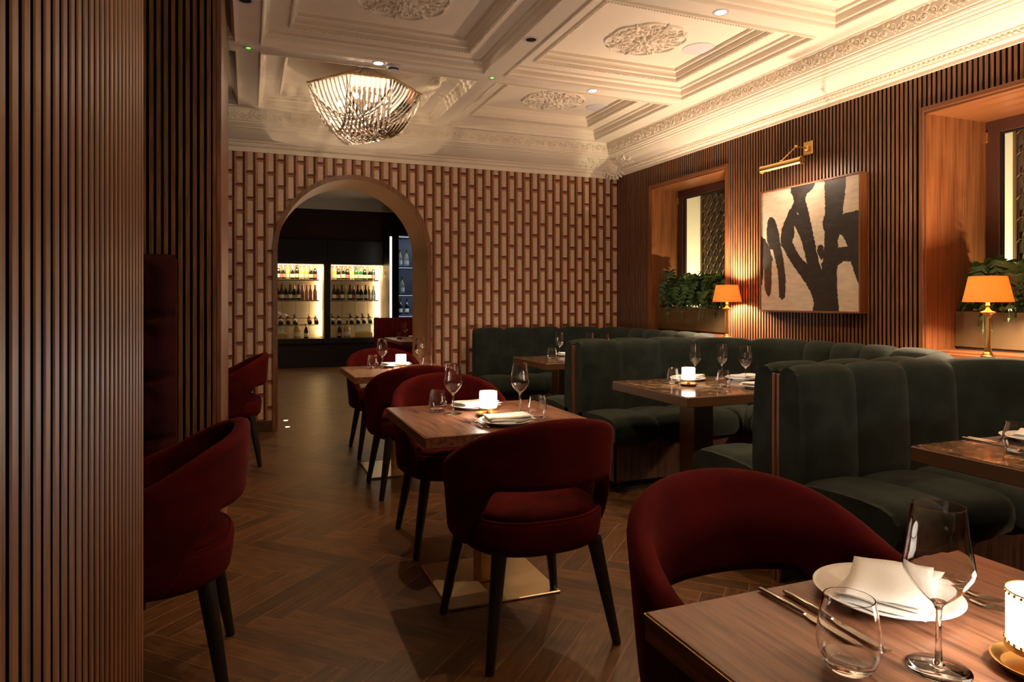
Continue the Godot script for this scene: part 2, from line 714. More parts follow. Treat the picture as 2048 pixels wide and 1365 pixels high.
func build_window(n: int, s: Array) -> void:
	var w := structure("window_%d" % n, ["deep walnut lined window with fern planter beside the patterned wall", "deep walnut lined window with fern planter at the right edge"][n - 1], "window")
	var d0: float = s[0]
	var d1: float = s[1]
	var x0 := RIGHT - 0.008
	var xb: float = RIGHT + s[2]
	var t := 0.04
	# lining of the reveal
	part(w, "jamb", bxd(x0 + 0.01, xb, WIN_LOW + t, WIN_TOP - t, d1 - t - 0.004, d1 - 0.012), M["casing"])
	part(w, "jamb", bxd(x0 + 0.01, xb, WIN_LOW + t, WIN_TOP - t, d0 + 0.012, d0 + t + 0.004), M["casing"])
	part(w, "head_lining", bxd(x0 + 0.01, xb, WIN_TOP - t - 0.004, WIN_TOP - 0.012, d0 + 0.012, d1 - 0.012), M["casing_flat"])
	part(w, "sill_board", bxd(x0 + 0.01, xb, WIN_LOW + 0.012, WIN_LOW + t + 0.004, d0 + 0.012, d1 - 0.012), M["casing_flat"])
	# casing: two strips with a step between them
	for q in [[0.0, 0.03, 0.0], [0.03, 0.045, 0.012]]:
		var a: float = q[0]
		var b: float = q[1]
		var xo: float = x0 + q[2]
		part(w, "casing", bxd(xo, RIGHT + 0.03, WIN_LOW + a, WIN_TOP - a, d1 - b, d1 - a, 0.002), M["casing"])
		part(w, "casing", bxd(xo, RIGHT + 0.03, WIN_LOW + a, WIN_TOP - a, d0 + a, d0 + b, 0.002), M["casing"])
		part(w, "casing", bxd(xo, RIGHT + 0.03, WIN_TOP - b, WIN_TOP - a, d0 + b, d1 - b, 0.002), M["casing_flat"])
		part(w, "casing", bxd(xo, RIGHT + 0.03, WIN_LOW + a, WIN_LOW + b, d0 + b, d1 - b, 0.002), M["casing_flat"])
	# sash
	var f := 0.085
	var e0 := d0 + t
	var e1 := d1 - t
	var y0 := WIN_LOW + t
	var y1 := WIN_TOP - t
	var fr := [[y0, y1, e1 - f, e1], [y0, y1, e0, e0 + f], [y1 - f, y1, e0 + f, e1 - f], [y0, y0 + f, e0 + f, e1 - f]]
	for q in fr:
		part(w, "sash", bxd(xb, xb + 0.06, q[0], q[1], q[2], q[3], 0.004), M["frame_brown"])
	for q in [[y0 + f, y1 - f, e1 - f - 0.012, e1 - f], [y0 + f, y1 - f, e0 + f, e0 + f + 0.012], [y1 - f - 0.012, y1 - f, e0 + f + 0.012, e1 - f - 0.012]]:
		part(w, "glazing_bead", bxd(xb + 0.012, xb + 0.035, q[0], q[1], q[2], q[3], 0.003), M["dark_metal"])
	part(w, "pane", bxd(xb + 0.036, xb + 0.041, y0 + f, y1 - f, e0 + f, e1 - f), M["pane"])
	part(w, "hinge", bxd(xb - 0.012, xb + 0.004, y1 - 0.14, y1 - 0.07, e1 - 0.018, e1 - 0.002, 0.003), M["brass"])
	# outside: plastered reveal and an iron grille of scales
	var g: float = xb + 0.06 + s[3]
	part(w, "outer_reveal", bxd(xb + 0.06, g + 0.35, y0 - 0.1, y1 + 0.3, e1 - f + 0.004, e1 + 0.25), M["stucco"])
	part(w, "outer_reveal", bxd(xb + 0.06, g + 0.35, y0 - 0.1, y1 + 0.3, e0 - 0.25, e0 + f - 0.004), M["stucco"])
	part(w, "outer_reveal", bxd(xb + 0.06, g + 0.35, y1 + 0.16, y1 + 0.3, e0 + f, e1 - f), M["stucco"])
	part(w, "outer_reveal", bxd(xb + 0.06, g + 0.35, y0 - 0.3, y0 + f - 0.02, e0 + f, e1 - f), M["stucco"])
	part(w, "night_screen", bxd(g + 0.05, g + 0.09, y0 - 0.1, y1 + 0.16, e0 + f, e1 - f), M["night_wall"])
	if not G.has("scale_mesh"):
		var st := begin()
		var pts := PackedVector3Array()
		for k in 13:
			var q := PI * k / 12.0
			pts.append(Vector3(0, sin(q) * 0.062, cos(q) * 0.049))
		tube(st, pts, 0.0042, 5)
		tube(st, PackedVector3Array([Vector3(0, -0.004, 0), Vector3(0, 0.036, 0)]), [0.0045, 0.001], 5)
		tube(st, PackedVector3Array([Vector3(0, -0.03, 0.049), Vector3(0, 0.002, 0.049)]), 0.004, 5)
		tube(st, PackedVector3Array([Vector3(0, -0.03, -0.049), Vector3(0, 0.002, -0.049)]), 0.004, 5)
		G["scale_mesh"] = done(st)
		var lm := begin()
		var leaf := PackedVector2Array([Vector2(-0.034, -0.03), Vector2(0.034, -0.03), Vector2(0.044, 0.005), Vector2(0.028, 0.042), Vector2(0, 0.057), Vector2(-0.028, 0.042), Vector2(-0.044, 0.005)])
		prism(lm, leaf, -0.0015, 0.0015, Transform3D(Basis(Vector3.UP, PI / 2), Vector3.ZERO))
		G["scale_plate"] = done(lm)
	var gr := begin()
	var pl := begin()
	var row := 0
	var y := y0 + f
	var side := e1 - f - 0.02
	while y < y1 + 0.1:
		var dd := side - 0.03 - (0.049 if row % 2 else 0.0)
		while dd > e0 + f:
			gr.append_from(G["scale_mesh"], 0, Transform3D(Basis(), P(g, y, dd)))
			pl.append_from(G["scale_plate"], 0, Transform3D(Basis(), P(g + 0.012, y, dd)))
			dd -= 0.098
		y += 0.07
		row += 1
	var go := part(w, "scale_grille", gr.commit(), M["bronze"])
	go.set_meta("kind", "stuff")
	go = part(w, "scale_plates", pl.commit(), M["grille_plate"])
	go.set_meta("kind", "stuff")
	var ol := thing("exterior_light", ["small wall washer lamp on the outer sill of the window by the patterned wall", "small wall washer lamp on the outer sill of the window at the right edge"][n - 1], "lamp", P(xb + 0.06 + s[3] * 0.5, y0 + f - 0.02, e0 + f + 0.07), 0.0, "lamps on the outer sills")
	part(ol, "housing", box(Vector3(-0.025, 0, -0.02), Vector3(0.025, 0.05, 0.02), 0.004), M["dark_metal"])
	part(ol, "lamp_lens", box(Vector3(-0.018, 0.008, -0.0225), Vector3(0.018, 0.042, -0.02)), M["white_led"])
	spot(ol, Vector3(0, 0.028, -0.03), Vector3(0, 0.75, -1), Color(1.0, 0.93, 0.74), G["e_out"], 50.0, 0.02, 1.0)
	part(w, "grille_post", bxd(g - 0.012, g + 0.012, y0 + f, y1 + 0.15, side + 0.005, side + 0.024, 0.003), M["bronze"])


func build_left_walls() -> void:
	# slatted screen right beside the camera
	var w := structure("wall_left", "near walnut slat screen filling the left edge", "wall")
	part(w, "backing", bxd(-0.35, -0.195, 0, 3.1, -1.5, 1.352), M["felt"])
	var sm := slat_mesh(M["slat"], Vector3(1, 0, 0))
	var d := 1.3368
	while d > -0.5:
		slat(w, sm, P(-0.184, 0, d), 2.95)
		d -= 0.0315
	part(w, "end_post", bxd(-0.35, -0.2, 0, 2.95, 1.352, 1.358), M["slat"])
	# pier further in
	var p := structure("wall_middle", "walnut slatted pier behind the red tufted bench", "wall")
	part(p, "pier_core", bxd(-1.9, -0.15, 0, 3.1, 3.645, 4.82), M["felt"])
	part(p, "end_face", bxd(-0.15, -0.1245, 0, 2.945, 3.622, 4.84, 0.003), M["arch_wood"])
	part(p, "end_face", bxd(-0.165, -0.15, 0, 2.945, 3.622, 3.66, 0.002), M["slat"])
	var sl := slat_mesh(M["slat"], Vector3(0, 0, 1))
	var x := -0.182
	while x > -1.5:
		slat(p, sl, P(x, 0, 3.634), 2.945)
		x -= 0.0315
	part(p, "plinth", bxd(-0.16, -0.11, 0, 0.09, 3.61, 4.85, 0.003), M["slat"])
	# the rest of the shell
	var s := structure("wall_far_left", "plain dark wall of the side nook", "wall")
	part(s, "panel", bxd(-2.6, -2.4, 0, 3.1, -1.7, 7.4), M["dark_wood"])
	var r := structure("wall_front", "dark wall behind the camera", "wall")
	part(r, "panel", bxd(-2.6, 4.6, 0, 3.1, -1.7, -1.5), M["dark_wood"])


const ARCH_X := 0.978
const ARCH_R := 0.722
const ARCH_Y := 1.693


func in_arch(x: float, y: float, r: float) -> bool:
	if absf(x - ARCH_X) > r:
		return false
	return y < ARCH_Y or Vector2(x - ARCH_X, y - ARCH_Y).length() < r


# a wall panel with the part inside HOLE cut away
func clipped_panel(tile: ArrayMesh, x: float, y: float, hole: PackedVector2Array) -> ArrayMesh:
	var out: ArrayMesh
	for s in tile.get_surface_count():
		var v: PackedVector3Array = tile.surface_get_arrays(s)[Mesh.ARRAY_VERTEX]
		var st := begin()
		st.set_smooth_group(-1)
		var any := false
		for k in range(0, v.size(), 3):
			var poly := PackedVector2Array([Vector2(v[k].x + x, v[k].y + y), Vector2(v[k + 1].x + x, v[k + 1].y + y), Vector2(v[k + 2].x + x, v[k + 2].y + y)])
			var pl := Plane(v[k], v[k + 1], v[k + 2])
			for c in Geometry2D.clip_polygons(poly, hole):
				var idx := Geometry2D.triangulate_polygon(c)
				for j in range(0, idx.size(), 3):
					var t := []
					for m in 3:
						var p: Vector2 = c[idx[j + m]]
						var z := (pl.d - pl.normal.x * (p.x - x) - pl.normal.y * (p.y - y)) / pl.normal.z
						t.append(Vector3(p.x, p.y, z))
					to(st, t[0], t[1], t[2], Vector3(0, 0, 1))
					any = true
		if any:
			st.generate_normals()
			out = st.commit(out) if out else st.commit()
			out.surface_set_material(out.get_surface_count() - 1, tile.surface_get_material(s))
	return out


func build_back_wall() -> void:
	var w := structure("wall_back", "patterned wall of upright cream panels in ochre and dark red veneer", "wall")
	# core with the arched opening
	var poly := PackedVector2Array([Vector2(-2.5, 0), Vector2(ARCH_X - ARCH_R - 0.02, 0)])
	for k in 33:
		var q := PI - PI * k / 32.0
		poly.append(Vector2(ARCH_X + cos(q) * (ARCH_R + 0.02), ARCH_Y + sin(q) * (ARCH_R + 0.02)))
	poly.append_array(PackedVector2Array([Vector2(ARCH_X + ARCH_R + 0.02, 0), Vector2(4.6, 0), Vector2(4.6, 3.1), Vector2(-2.5, 3.1)]))
	var st := begin()
	prism(st, poly, -(BACK + 0.64), -(BACK + 0.008))
	part(w, "wall_core", done(st), M["tile_red"])
	# one panel: cream field, ochre left and top bevels, dark red right and bottom bevels
	var pw := 0.0903
	var ph := 0.2455
	var arrs := []
	for v in 3:
		arrs.append(begin())
	var z := 0.0
	var zi := -0.004
	var a0 := Vector3(0.0, 0.0, z)
	var a1 := Vector3(pw, 0.0, z)
	var a2 := Vector3(pw, ph, z)
	var a3 := Vector3(0.0, ph, z)
	var b0 := Vector3(0.0225, 0.021, zi)
	var b1 := Vector3(0.0690, 0.021, zi)
	var b2 := Vector3(0.0690, ph - 0.021, zi)
	var b3 := Vector3(0.0225, ph - 0.021, zi)
	var c2 := Vector3(0.072, ph - 0.001, z)
	var c3 := Vector3(0.0, ph - 0.001, z)
	for s in arrs:
		s.set_smooth_group(-1)
	var out := Vector3(0, 0, 1)
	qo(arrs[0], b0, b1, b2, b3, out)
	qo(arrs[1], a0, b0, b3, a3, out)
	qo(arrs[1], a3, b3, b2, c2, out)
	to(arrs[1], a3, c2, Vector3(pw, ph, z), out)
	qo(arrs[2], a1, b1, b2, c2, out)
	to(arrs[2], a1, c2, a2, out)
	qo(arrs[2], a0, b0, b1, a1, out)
	var tile: ArrayMesh
	var mats := [M["tile_cream"], M["tile_ochre"], M["tile_red"]]
	for v in 3:
		arrs[v].generate_normals()
		tile = arrs[v].commit(tile) if tile else arrs[v].commit()
		tile.surface_set_material(v, mats[v])
	var rest := [begin(), begin(), begin()]
	var made := 0
	var x := -0.30
	var col := 0
	var list := []
	while x < RIGHT - 0.01:
		var y := 0.09 + (ph * 0.5 if col % 2 else 0.0) - ph
		while y < 2.64:
			var clear := true
			if clear and y + ph > 0.08:
				list.append([x, y])
			y += ph
		x += pw
		col += 1
	var hole := PackedVector2Array([Vector2(ARCH_X - ARCH_R - 0.03, -1)])
	for k in 33:
		var q := PI - PI * k / 32.0
		hole.append(Vector2(ARCH_X + cos(q) * (ARCH_R + 0.03), ARCH_Y + sin(q) * (ARCH_R + 0.03)))
	hole.append(Vector2(ARCH_X + ARCH_R + 0.03, -1))
	for e in list:
		# those hidden by the bench or below eye level behind booths go into the joined rest
		var hidden: bool = e[1] + ph < 0.9 and e[0] > 2.2
		var rect := PackedVector2Array([Vector2(e[0], e[1]), Vector2(e[0] + pw, e[1]), Vector2(e[0] + pw, e[1] + ph), Vector2(e[0], e[1] + ph)])
		if not Geometry2D.intersect_polygons(rect, hole).is_empty():
			var cut := clipped_panel(tile, e[0], e[1], hole)
			if cut != null and cut.get_surface_count():
				part(w, "panel", cut, null, P(0, 0, BACK))
			continue
		if made < 300 and not hidden:
			part(w, "panel", tile, null, P(e[0], e[1], BACK))
			made += 1
		else:
			for v in 3:
				rest[v].append_from(tile, v, Transform3D(Basis(), P(e[0], e[1], BACK)))
	var joined: ArrayMesh
	for v in 3:
		joined = rest[v].commit(joined) if joined else rest[v].commit()
		joined.surface_set_material(v, mats[v])
	var o := part(w, "panel_field", joined, null)
	o.set_meta("kind", "stuff")
	var bb := structure("baseboard_back", "dark wooden skirting under the patterned wall", "baseboard")
	part(bb, "board", bxd(-2.4, ARCH_X - ARCH_R - 0.05, 0, 0.1, BACK - 0.014, BACK + 0.002, 0.003), M["dark_wood"])
	part(bb, "board", bxd(ARCH_X + ARCH_R + 0.05, RIGHT, 0, 0.1, BACK - 0.014, BACK + 0.002, 0.003), M["dark_wood"])
	# walnut lining of the arch
	var t := structure("trim_1", "walnut lined round arch leading to the wine room", "arch")
	var ring_out := []
	var ring_in := []
	var back_in := []
	var back_out := []
	var r0 := ARCH_R
	var r1 := ARCH_R + 0.045
	var seq := []
	seq.append(Vector2(PI, 0.0))
	for k in 49:
		seq.append(Vector2(PI - PI * k / 48.0, ARCH_Y))
	seq.append(Vector2(0.0, 0.0))
	for q in seq:
		var dir := Vector2(cos(q.x), sin(q.x))
		ring_out.append(Vector2(ARCH_X, q.y) + dir * r1)
		ring_in.append(Vector2(ARCH_X, q.y) + dir * r0)
	st = begin()
	var df := BACK - 0.016
	var db := BACK + 0.655
	for k in seq.size() - 1:
		var i0: Vector2 = ring_in[k]
		var i1: Vector2 = ring_in[k + 1]
		var o0: Vector2 = ring_out[k]
		var o1: Vector2 = ring_out[k + 1]
		st.set_smooth_group(1)
		quad(st, P(i0.x, i0.y, df), P(i1.x, i1.y, df), P(o1.x, o1.y, df), P(o0.x, o0.y, df))
		st.set_smooth_group(2)
		quad(st, P(i0.x, i0.y, db), P(i1.x, i1.y, db), P(i1.x, i1.y, df), P(i0.x, i0.y, df))
		st.set_smooth_group(3)
		quad(st, P(o0.x, o0.y, df), P(o1.x, o1.y, df), P(o1.x, o1.y, db), P(o0.x, o0.y, db))
		st.set_smooth_group(4)
		quad(st, P(o0.x, o0.y, db), P(o1.x, o1.y, db), P(i1.x, i1.y, db), P(i0.x, i0.y, db))
	part(t, "arch_lining", done(st), M["arch_wood"])


const COLS := [[-1.66, -0.075], [0.075, 1.66], [1.815, 3.43]]
const ROWS := [[-1.35, -0.03], [0.125, 1.58], [1.735, 3.19], [3.345, 4.795], [4.945, 6.33]]


func rect_ring(x0: float, x1: float, d0: float, d1: float, i: float, y: float) -> PackedVector3Array:
	return PackedVector3Array([P(x0 + i, y, d0 + i), P(x1 - i, y, d0 + i), P(x1 - i, y, d1 - i), P(x0 + i, y, d1 - i)])


func build_ceiling() -> void:
	var c := structure("ceiling", "cream coffered plaster ceiling with mouldings and leafy medallions", "ceiling")
	part(c, "slab", bxd(-2.6, 4.6, 3.2, 3.3, -1.7, 7.4), M["plaster"])
	# beams
	var st := begin()
	var xs := [-2.4, COLS[0][0], COLS[0][1], COLS[1][0], COLS[1][1], COLS[2][0], COLS[2][1], RIGHT - 0.295]
	var ds := [-1.5]
	for r in ROWS:
		ds.append(r[0])
		ds.append(r[1])
	ds.append(BACK - 0.295)
	st.set_smooth_group(-1)
	for i in xs.size() - 1:
		for j in ds.size() - 1:
			if i % 2 == 1 and j % 2 == 1:
				continue
			qo(st, P(xs[i], SOFFIT, ds[j]), P(xs[i + 1], SOFFIT, ds[j]), P(xs[i + 1], SOFFIT, ds[j + 1]), P(xs[i], SOFFIT, ds[j + 1]), Vector3.DOWN)
	part(c, "beam_soffit", done(st), M["plaster"])
	# coffers
	var outer := [[0.0, 2.94], [-0.0, 2.926], [0.008, 2.926], [0.012, 2.934], [0.014, 2.95], [0.024, 2.958], [0.028, 2.97], [0.03, 2.992], [0.04, 3.0], [0.048, 3.004], [0.05, 3.02]]
	var inner := [[0.0, 3.02], [0.0, 3.008], [0.018, 3.008], [0.02, 3.03], [0.03, 3.036], [0.034, 3.06], [0.04, 3.072], [0.05, 3.076], [0.052, 3.1]]
	var med := medallion_mesh()
	var bead_unit := begin()
	ball(bead_unit, Vector3.ZERO, Vector3(0.0075, 0.006, 0.0075), 6, 4)
	var bead := done(bead_unit)
	for ci in 3:
		for ri in ROWS.size():
			var x0: float = COLS[ci][0]
			var x1: float = COLS[ci][1]
			var d0: float = ROWS[ri][0]
			var d1: float = ROWS[ri][1]
			var m := begin()
			ring_profile(m, x0, x1, d0, d1, outer)
			part(c, "coffer_moulding", done(m), M["plaster"])
			m = begin()
			loft(m, [rect_ring(x0, x1, d0, d1, 0.05, 3.02), rect_ring(x0, x1, d0, d1, 0.17, 3.02)], true, -1)
			part(c, "coffer_border", done(m), M["plaster"])
			m = begin()
			ring_profile(m, x0 + 0.17, x1 - 0.17, d0 + 0.17, d1 - 0.17, inner)
			part(c, "inner_moulding", done(m), M["plaster"])
			m = begin()
			var q := rect_ring(x0, x1, d0, d1, 0.222, 3.1)
			m.set_smooth_group(-1)
			qo(m, q[0], q[1], q[2], q[3], Vector3.DOWN)
			part(c, "coffer_panel", done(m), M["plaster"])
			if ri >= 2 and ci >= 1:
				var b := begin()
				var rr := rect_ring(x0, x1, d0, d1, 0.179, 3.006)
				for k in 4:
					var p := rr[k]
					var e := rr[(k + 1) % 4]
					var cnt := int(p.distance_to(e) / 0.021)
					for j in cnt:
						b.append_from(bead, 0, Transform3D(Basis(), p.lerp(e, (j + 0.5) / cnt)))
				var o := part(c, "bead_row", b.commit(), M["plaster_relief"])
				o.set_meta("kind", "stuff")
			if ri >= 2 and not (ci == 1 and ri == 4):
				var mo := part(c, "medallion", med, M["plaster_relief"], P((x0 + x1) * 0.5 + 0.03, 3.1, (d0 + d1) * 0.5 + 0.07))
				mo.scale = Vector3(1, 1.9, 1)


func ring_profile(st: SurfaceTool, x0: float, x1: float, d0: float, d1: float, prof: Array) -> void:
	for k in prof.size() - 1:
		var a := rect_ring(x0, x1, d0, d1, prof[k][0], prof[k][1])
		var b := rect_ring(x0, x1, d0, d1, prof[k + 1][0], prof[k + 1][1])
		loft(st, [a, b], true, -1)


func spiral(st: SurfaceTool, at: Vector2, from: float, turns: float, r0: float, r1: float, w: float, xf: Transform3D) -> void:
	var pts := PackedVector3Array()
	var rad := []
	var n := 16
	for k in n + 1:
		var t := float(k) / n
		var a := from + turns * TAU * t
		var r := lerpf(r0, r1, pow(t, 0.8))
		pts.append(xf * Vector3(at.x + cos(a) * r, at.y + sin(a) * r, 0))
		rad.append(w * (0.35 + 0.65 * sin(PI * (0.15 + 0.8 * t))))
	tube(st, pts, rad, 6)


func leaf_blob(st: SurfaceTool, a: Vector2, b: Vector2, w: float, h: float, xf: Transform3D) -> void:
	var c := (a + b) * 0.5
	var l := a.distance_to(b) * 0.5
	var q := (b - a).angle()
	ball(st, xf * Vector3(c.x, c.y, 0), Vector3(l, w, h), 8, 4, xf.basis.orthonormalized() * Basis(Vector3.BACK, q))


# leafy rosette lying in the xy plane of the ceiling, hanging down
func medallion_mesh() -> ArrayMesh:
	var st := begin()
	var xf := Transform3D(Basis(Vector3.RIGHT, PI / 2), Vector3.ZERO)
	for k in 8:
		var a := TAU * k / 8.0
		var q := Transform3D(Basis(Vector3.BACK, a), Vector3.ZERO)
		var f := xf * q
		leaf_blob(st, Vector2(0.02, 0), Vector2(0.1, 0), 0.018, 0.016, f)
		leaf_blob(st, Vector2(0.085, 0.0), Vector2(0.17, 0.0), 0.013, 0.012, f)
		for s in [-1.0, 1.0]:
			leaf_blob(st, Vector2(0.09, s * 0.012), Vector2(0.15, s * 0.05), 0.009, 0.011, f)
			leaf_blob(st, Vector2(0.13, s * 0.012), Vector2(0.19, s * 0.045), 0.008, 0.01, f)
			spiral(st, Vector2(0.2, s * 0.055), PI - s * 0.4, s * 1.35, 0.045, 0.008, 0.008, f)
			leaf_blob(st, Vector2(0.2, s * 0.055), Vector2(0.215, s * 0.06), 0.009, 0.01, f)
			spiral(st, Vector2(0.255, s * 0.03), -s * 1.2, s * 1.1, 0.03, 0.006, 0.006, f)
			leaf_blob(st, Vector2(0.15, s * 0.03), Vector2(0.24, s * 0.012), 0.007, 0.01, f)
		leaf_blob(st, Vector2(0.19, 0), Vector2(0.3, 0), 0.012, 0.014, f)
		# scalloped rim
		var pts := PackedVector3Array()
		for j in 9:
			var t := -PI / 8 + PI / 4 * j / 8.0
			var r := 0.262 + 0.028 * sin(PI * j / 8.0)
			pts.append(xf * Vector3(cos(a + t + PI / 8) * r, sin(a + t + PI / 8) * r, 0))
		tube(st, pts, 0.008, 6)
	ball(st, Vector3(0, 0, 0), Vector3(0.026, 0.024, 0.026), 10, 6)
	for k in 12:
		var a := TAU * k / 12.0 + 0.2
		leaf_blob(st, Vector2(cos(a), sin(a)) * 0.022, Vector2(cos(a), sin(a)) * 0.062, 0.012, 0.02, xf)
	return done(st)


const CORNICE := [[0.0, 2.63], [0.012, 2.63], [0.012, 2.652], [0.018, 2.655], [0.028, 2.66], [0.033, 2.668], [0.033, 2.674], [0.036, 2.676], [0.036, 2.69], [0.06, 2.692], [0.064, 2.698], [0.064, 2.704], [0.07, 2.706], [0.085, 2.712], [0.105, 2.722], [0.13, 2.738], [0.155, 2.756], [0.175, 2.774], [0.18, 2.776], [0.182, 2.782], [0.2, 2.786], [0.205, 2.792], [0.207, 2.8], [0.226, 2.803], [0.23, 2.812], [0.245, 2.816], [0.25, 2.826], [0.25, 2.834], [0.262, 2.836], [0.285, 2.926], [0.292, 2.93], [0.295, 2.94]]


# scrolling leaf band, one repeat 0.13 m long, standing in the xy plane
func frieze_unit() -> ArrayMesh:
	var st := begin()
	var f := Transform3D()
	var pts := PackedVector3Array()
	for k in 13:
		var t := k / 12.0
		pts.append(Vector3(t * 0.13, sin(t * TAU) * 0.02, 0))
	tube(st, pts, 0.0045, 5)
	spiral(st, Vector2(0.0325, -0.008), PI * 0.2, 1.3, 0.026, 0.005, 0.0055, f)
	spiral(st, Vector2(0.0975, 0.008), PI * 1.2, 1.3, 0.026, 0.005, 0.0055, f)
	leaf_blob(st, Vector2(0.05, 0.012), Vector2(0.075, 0.036), 0.007, 0.006, f)
	leaf_blob(st, Vector2(0.03, 0.018), Vector2(0.04, 0.04), 0.006, 0.006, f)
	leaf_blob(st, Vector2(0.115, -0.012), Vector2(0.14, -0.036), 0.007, 0.006, f)
	leaf_blob(st, Vector2(0.095, -0.018), Vector2(0.105, -0.04), 0.006, 0.006, f)
	leaf_blob(st, Vector2(0.028, -0.01), Vector2(0.04, -0.006), 0.006, 0.007, f)
	leaf_blob(st, Vector2(0.092, 0.006), Vector2(0.104, 0.01), 0.006, 0.007, f)
	return done(st)


func build_cornice() -> void:
	var r := structure("trim_2", "cream plaster cornice with dentils above the slatted wall", "cornice")
	var b := structure("trim_3", "cream plaster cornice with leafy frieze above the patterned wall", "cornice")
	var sr := begin()
	var sb := begin()
	for k in CORNICE.size() - 1:
		var p0: float = CORNICE[k][0]
		var y0: float = CORNICE[k][1]
		var p1: float = CORNICE[k + 1][0]
		var y1: float = CORNICE[k + 1][1]
		sr.set_smooth_group(-1)
		sb.set_smooth_group(-1)
		qo(sr, P(RIGHT - p0, y0, BACK - p0), P(RIGHT - p0, y0, -1.5), P(RIGHT - p1, y1, -1.5), P(RIGHT - p1, y1, BACK - p1), Vector3(-1, -1, 0))
		qo(sb, P(RIGHT - p0, y0, BACK - p0), P(-2.4, y0, BACK - p0), P(-2.4, y1, BACK - p1), P(RIGHT - p1, y1, BACK - p1), Vector3(0, -1, 1))
	part(r, "moulding", done(sr), M["plaster"])
	part(b, "moulding", done(sb), M["plaster"])
	part(b, "top_fillet", bxd(-2.4, RIGHT, 2.612, 2.64, BACK - 0.01, BACK + 0.004), M["plaster"])
	var den := box(Vector3(-0.012, -0.007, -0.009), Vector3(0.012, 0.007, 0.009), 0.002)
	var d := 2.2
	while d < BACK - 0.08:
		part(r, "dentil", den, M["plaster"], P(RIGHT - 0.046, 2.683, d))
		d += 0.033
	var u := frieze_unit()
	var fr := begin()
	var lean := atan2(0.023, 0.09)
	var x := 0.0
	while x < BACK + 1.0:
		var tf := Transform3D(Basis(Vector3.UP, -PI / 2) * Basis(Vector3.RIGHT, lean), P(RIGHT - 0.277, 2.881, BACK - 0.29 - x))
		if BACK - 0.29 - x > 1.0:
			fr.append_from(u, 0, tf)
		x += 0.13
	var o := part(r, "leaf_frieze", fr.commit(), M["plaster_relief"])
	o.set_meta("kind", "stuff")
	fr = begin()
	x = RIGHT - 0.29 - 0.13
	while x > -0.5:
		fr.append_from(u, 0, Transform3D(Basis(Vector3.RIGHT, lean), P(x, 2.881, BACK - 0.277)))
		x -= 0.13
	o = part(b, "leaf_frieze", fr.commit(), M["plaster_relief"])
	o.set_meta("kind", "stuff")
	# shell cartouche in the corner
	var st := begin()
	var base := Transform3D(Basis(Vector3.UP, -PI / 4) * Basis(Vector3.RIGHT, 0.5), P(RIGHT - 0.135, 2.725, BACK - 0.135)).scaled_local(Vector3(1.3, 1.3, 1.3))
	var ring := PackedVector3Array()
	for k in 24:
		var a := TAU * k / 24.0
		ring.append(base * Vector3(cos(a) * 0.062, sin(a) * 0.078, 0))
	tube(st, ring, 0.011, 6, 1.0, true)
	ball(st, base * Vector3.ZERO, Vector3(0.055, 0.07, 0.022), 12, 6, base.basis)
	for s in [-1.0, 1.0]:
		spiral(st, Vector2(s * 0.07, 0.07), PI * 0.5, s * 1.2, 0.035, 0.006, 0.011, base)
		spiral(st, Vector2(s * 0.07, -0.06), -PI * 0.5, -s * 1.2, 0.03, 0.006, 0.01, base)
	for k in 7:
		var a := -PI / 2 + (k - 3) * 0.3
		leaf_blob(st, Vector2(cos(a), sin(a)) * 0.07, Vector2(cos(a), sin(a)) * 0.135, 0.012, 0.014, base)
		leaf_blob(st, Vector2(cos(-a), sin(-a)) * 0.075, Vector2(cos(-a), sin(-a)) * 0.115, 0.011, 0.014, base)
	for side in 2:
		var wf: Transform3D
		if side == 0:
			wf = Transform3D(Basis(Vector3.UP, -PI / 2) * Basis(Vector3.RIGHT, 0.95), P(RIGHT - 0.135, 2.738, BACK - 0.12)).scaled_local(Vector3(1.25, 1.25, 1.6))
		else:
			wf = Transform3D(Basis(Vector3.RIGHT, 0.95), P(RIGHT - 0.12, 2.738, BACK - 0.135)).scaled_local(Vector3(1.25, 1.25, 1.6))
		var sg := 1.0 if side == 0 else -1.0
		for k in 4:
			var cx := sg * (0.12 + k * 0.055)
			spiral(st, Vector2(cx, 0.03 - 0.03 * (k % 2)), PI * 0.3 * k, sg * (1.3 if k % 2 else -1.3), 0.034 - k * 0.004, 0.006, 0.009 - k * 0.001, wf)
			leaf_blob(st, Vector2(cx, 0.02), Vector2(cx + sg * 0.05, 0.06 - 0.05 * (k % 2)), 0.012, 0.011, wf)
			leaf_blob(st, Vector2(cx, -0.01), Vector2(cx + sg * 0.04, -0.05), 0.011, 0.011, wf)
	part(r, "corner_cartouche", done(st), M["plaster_relief"])


# ---------------------------------------------------------------- chairs
func smooth(a: float, b: float, x: float) -> float:
	var t := clampf((x - a) / (b - a), 0.0, 1.0)
	return t * t * (3.0 - 2.0 * t)


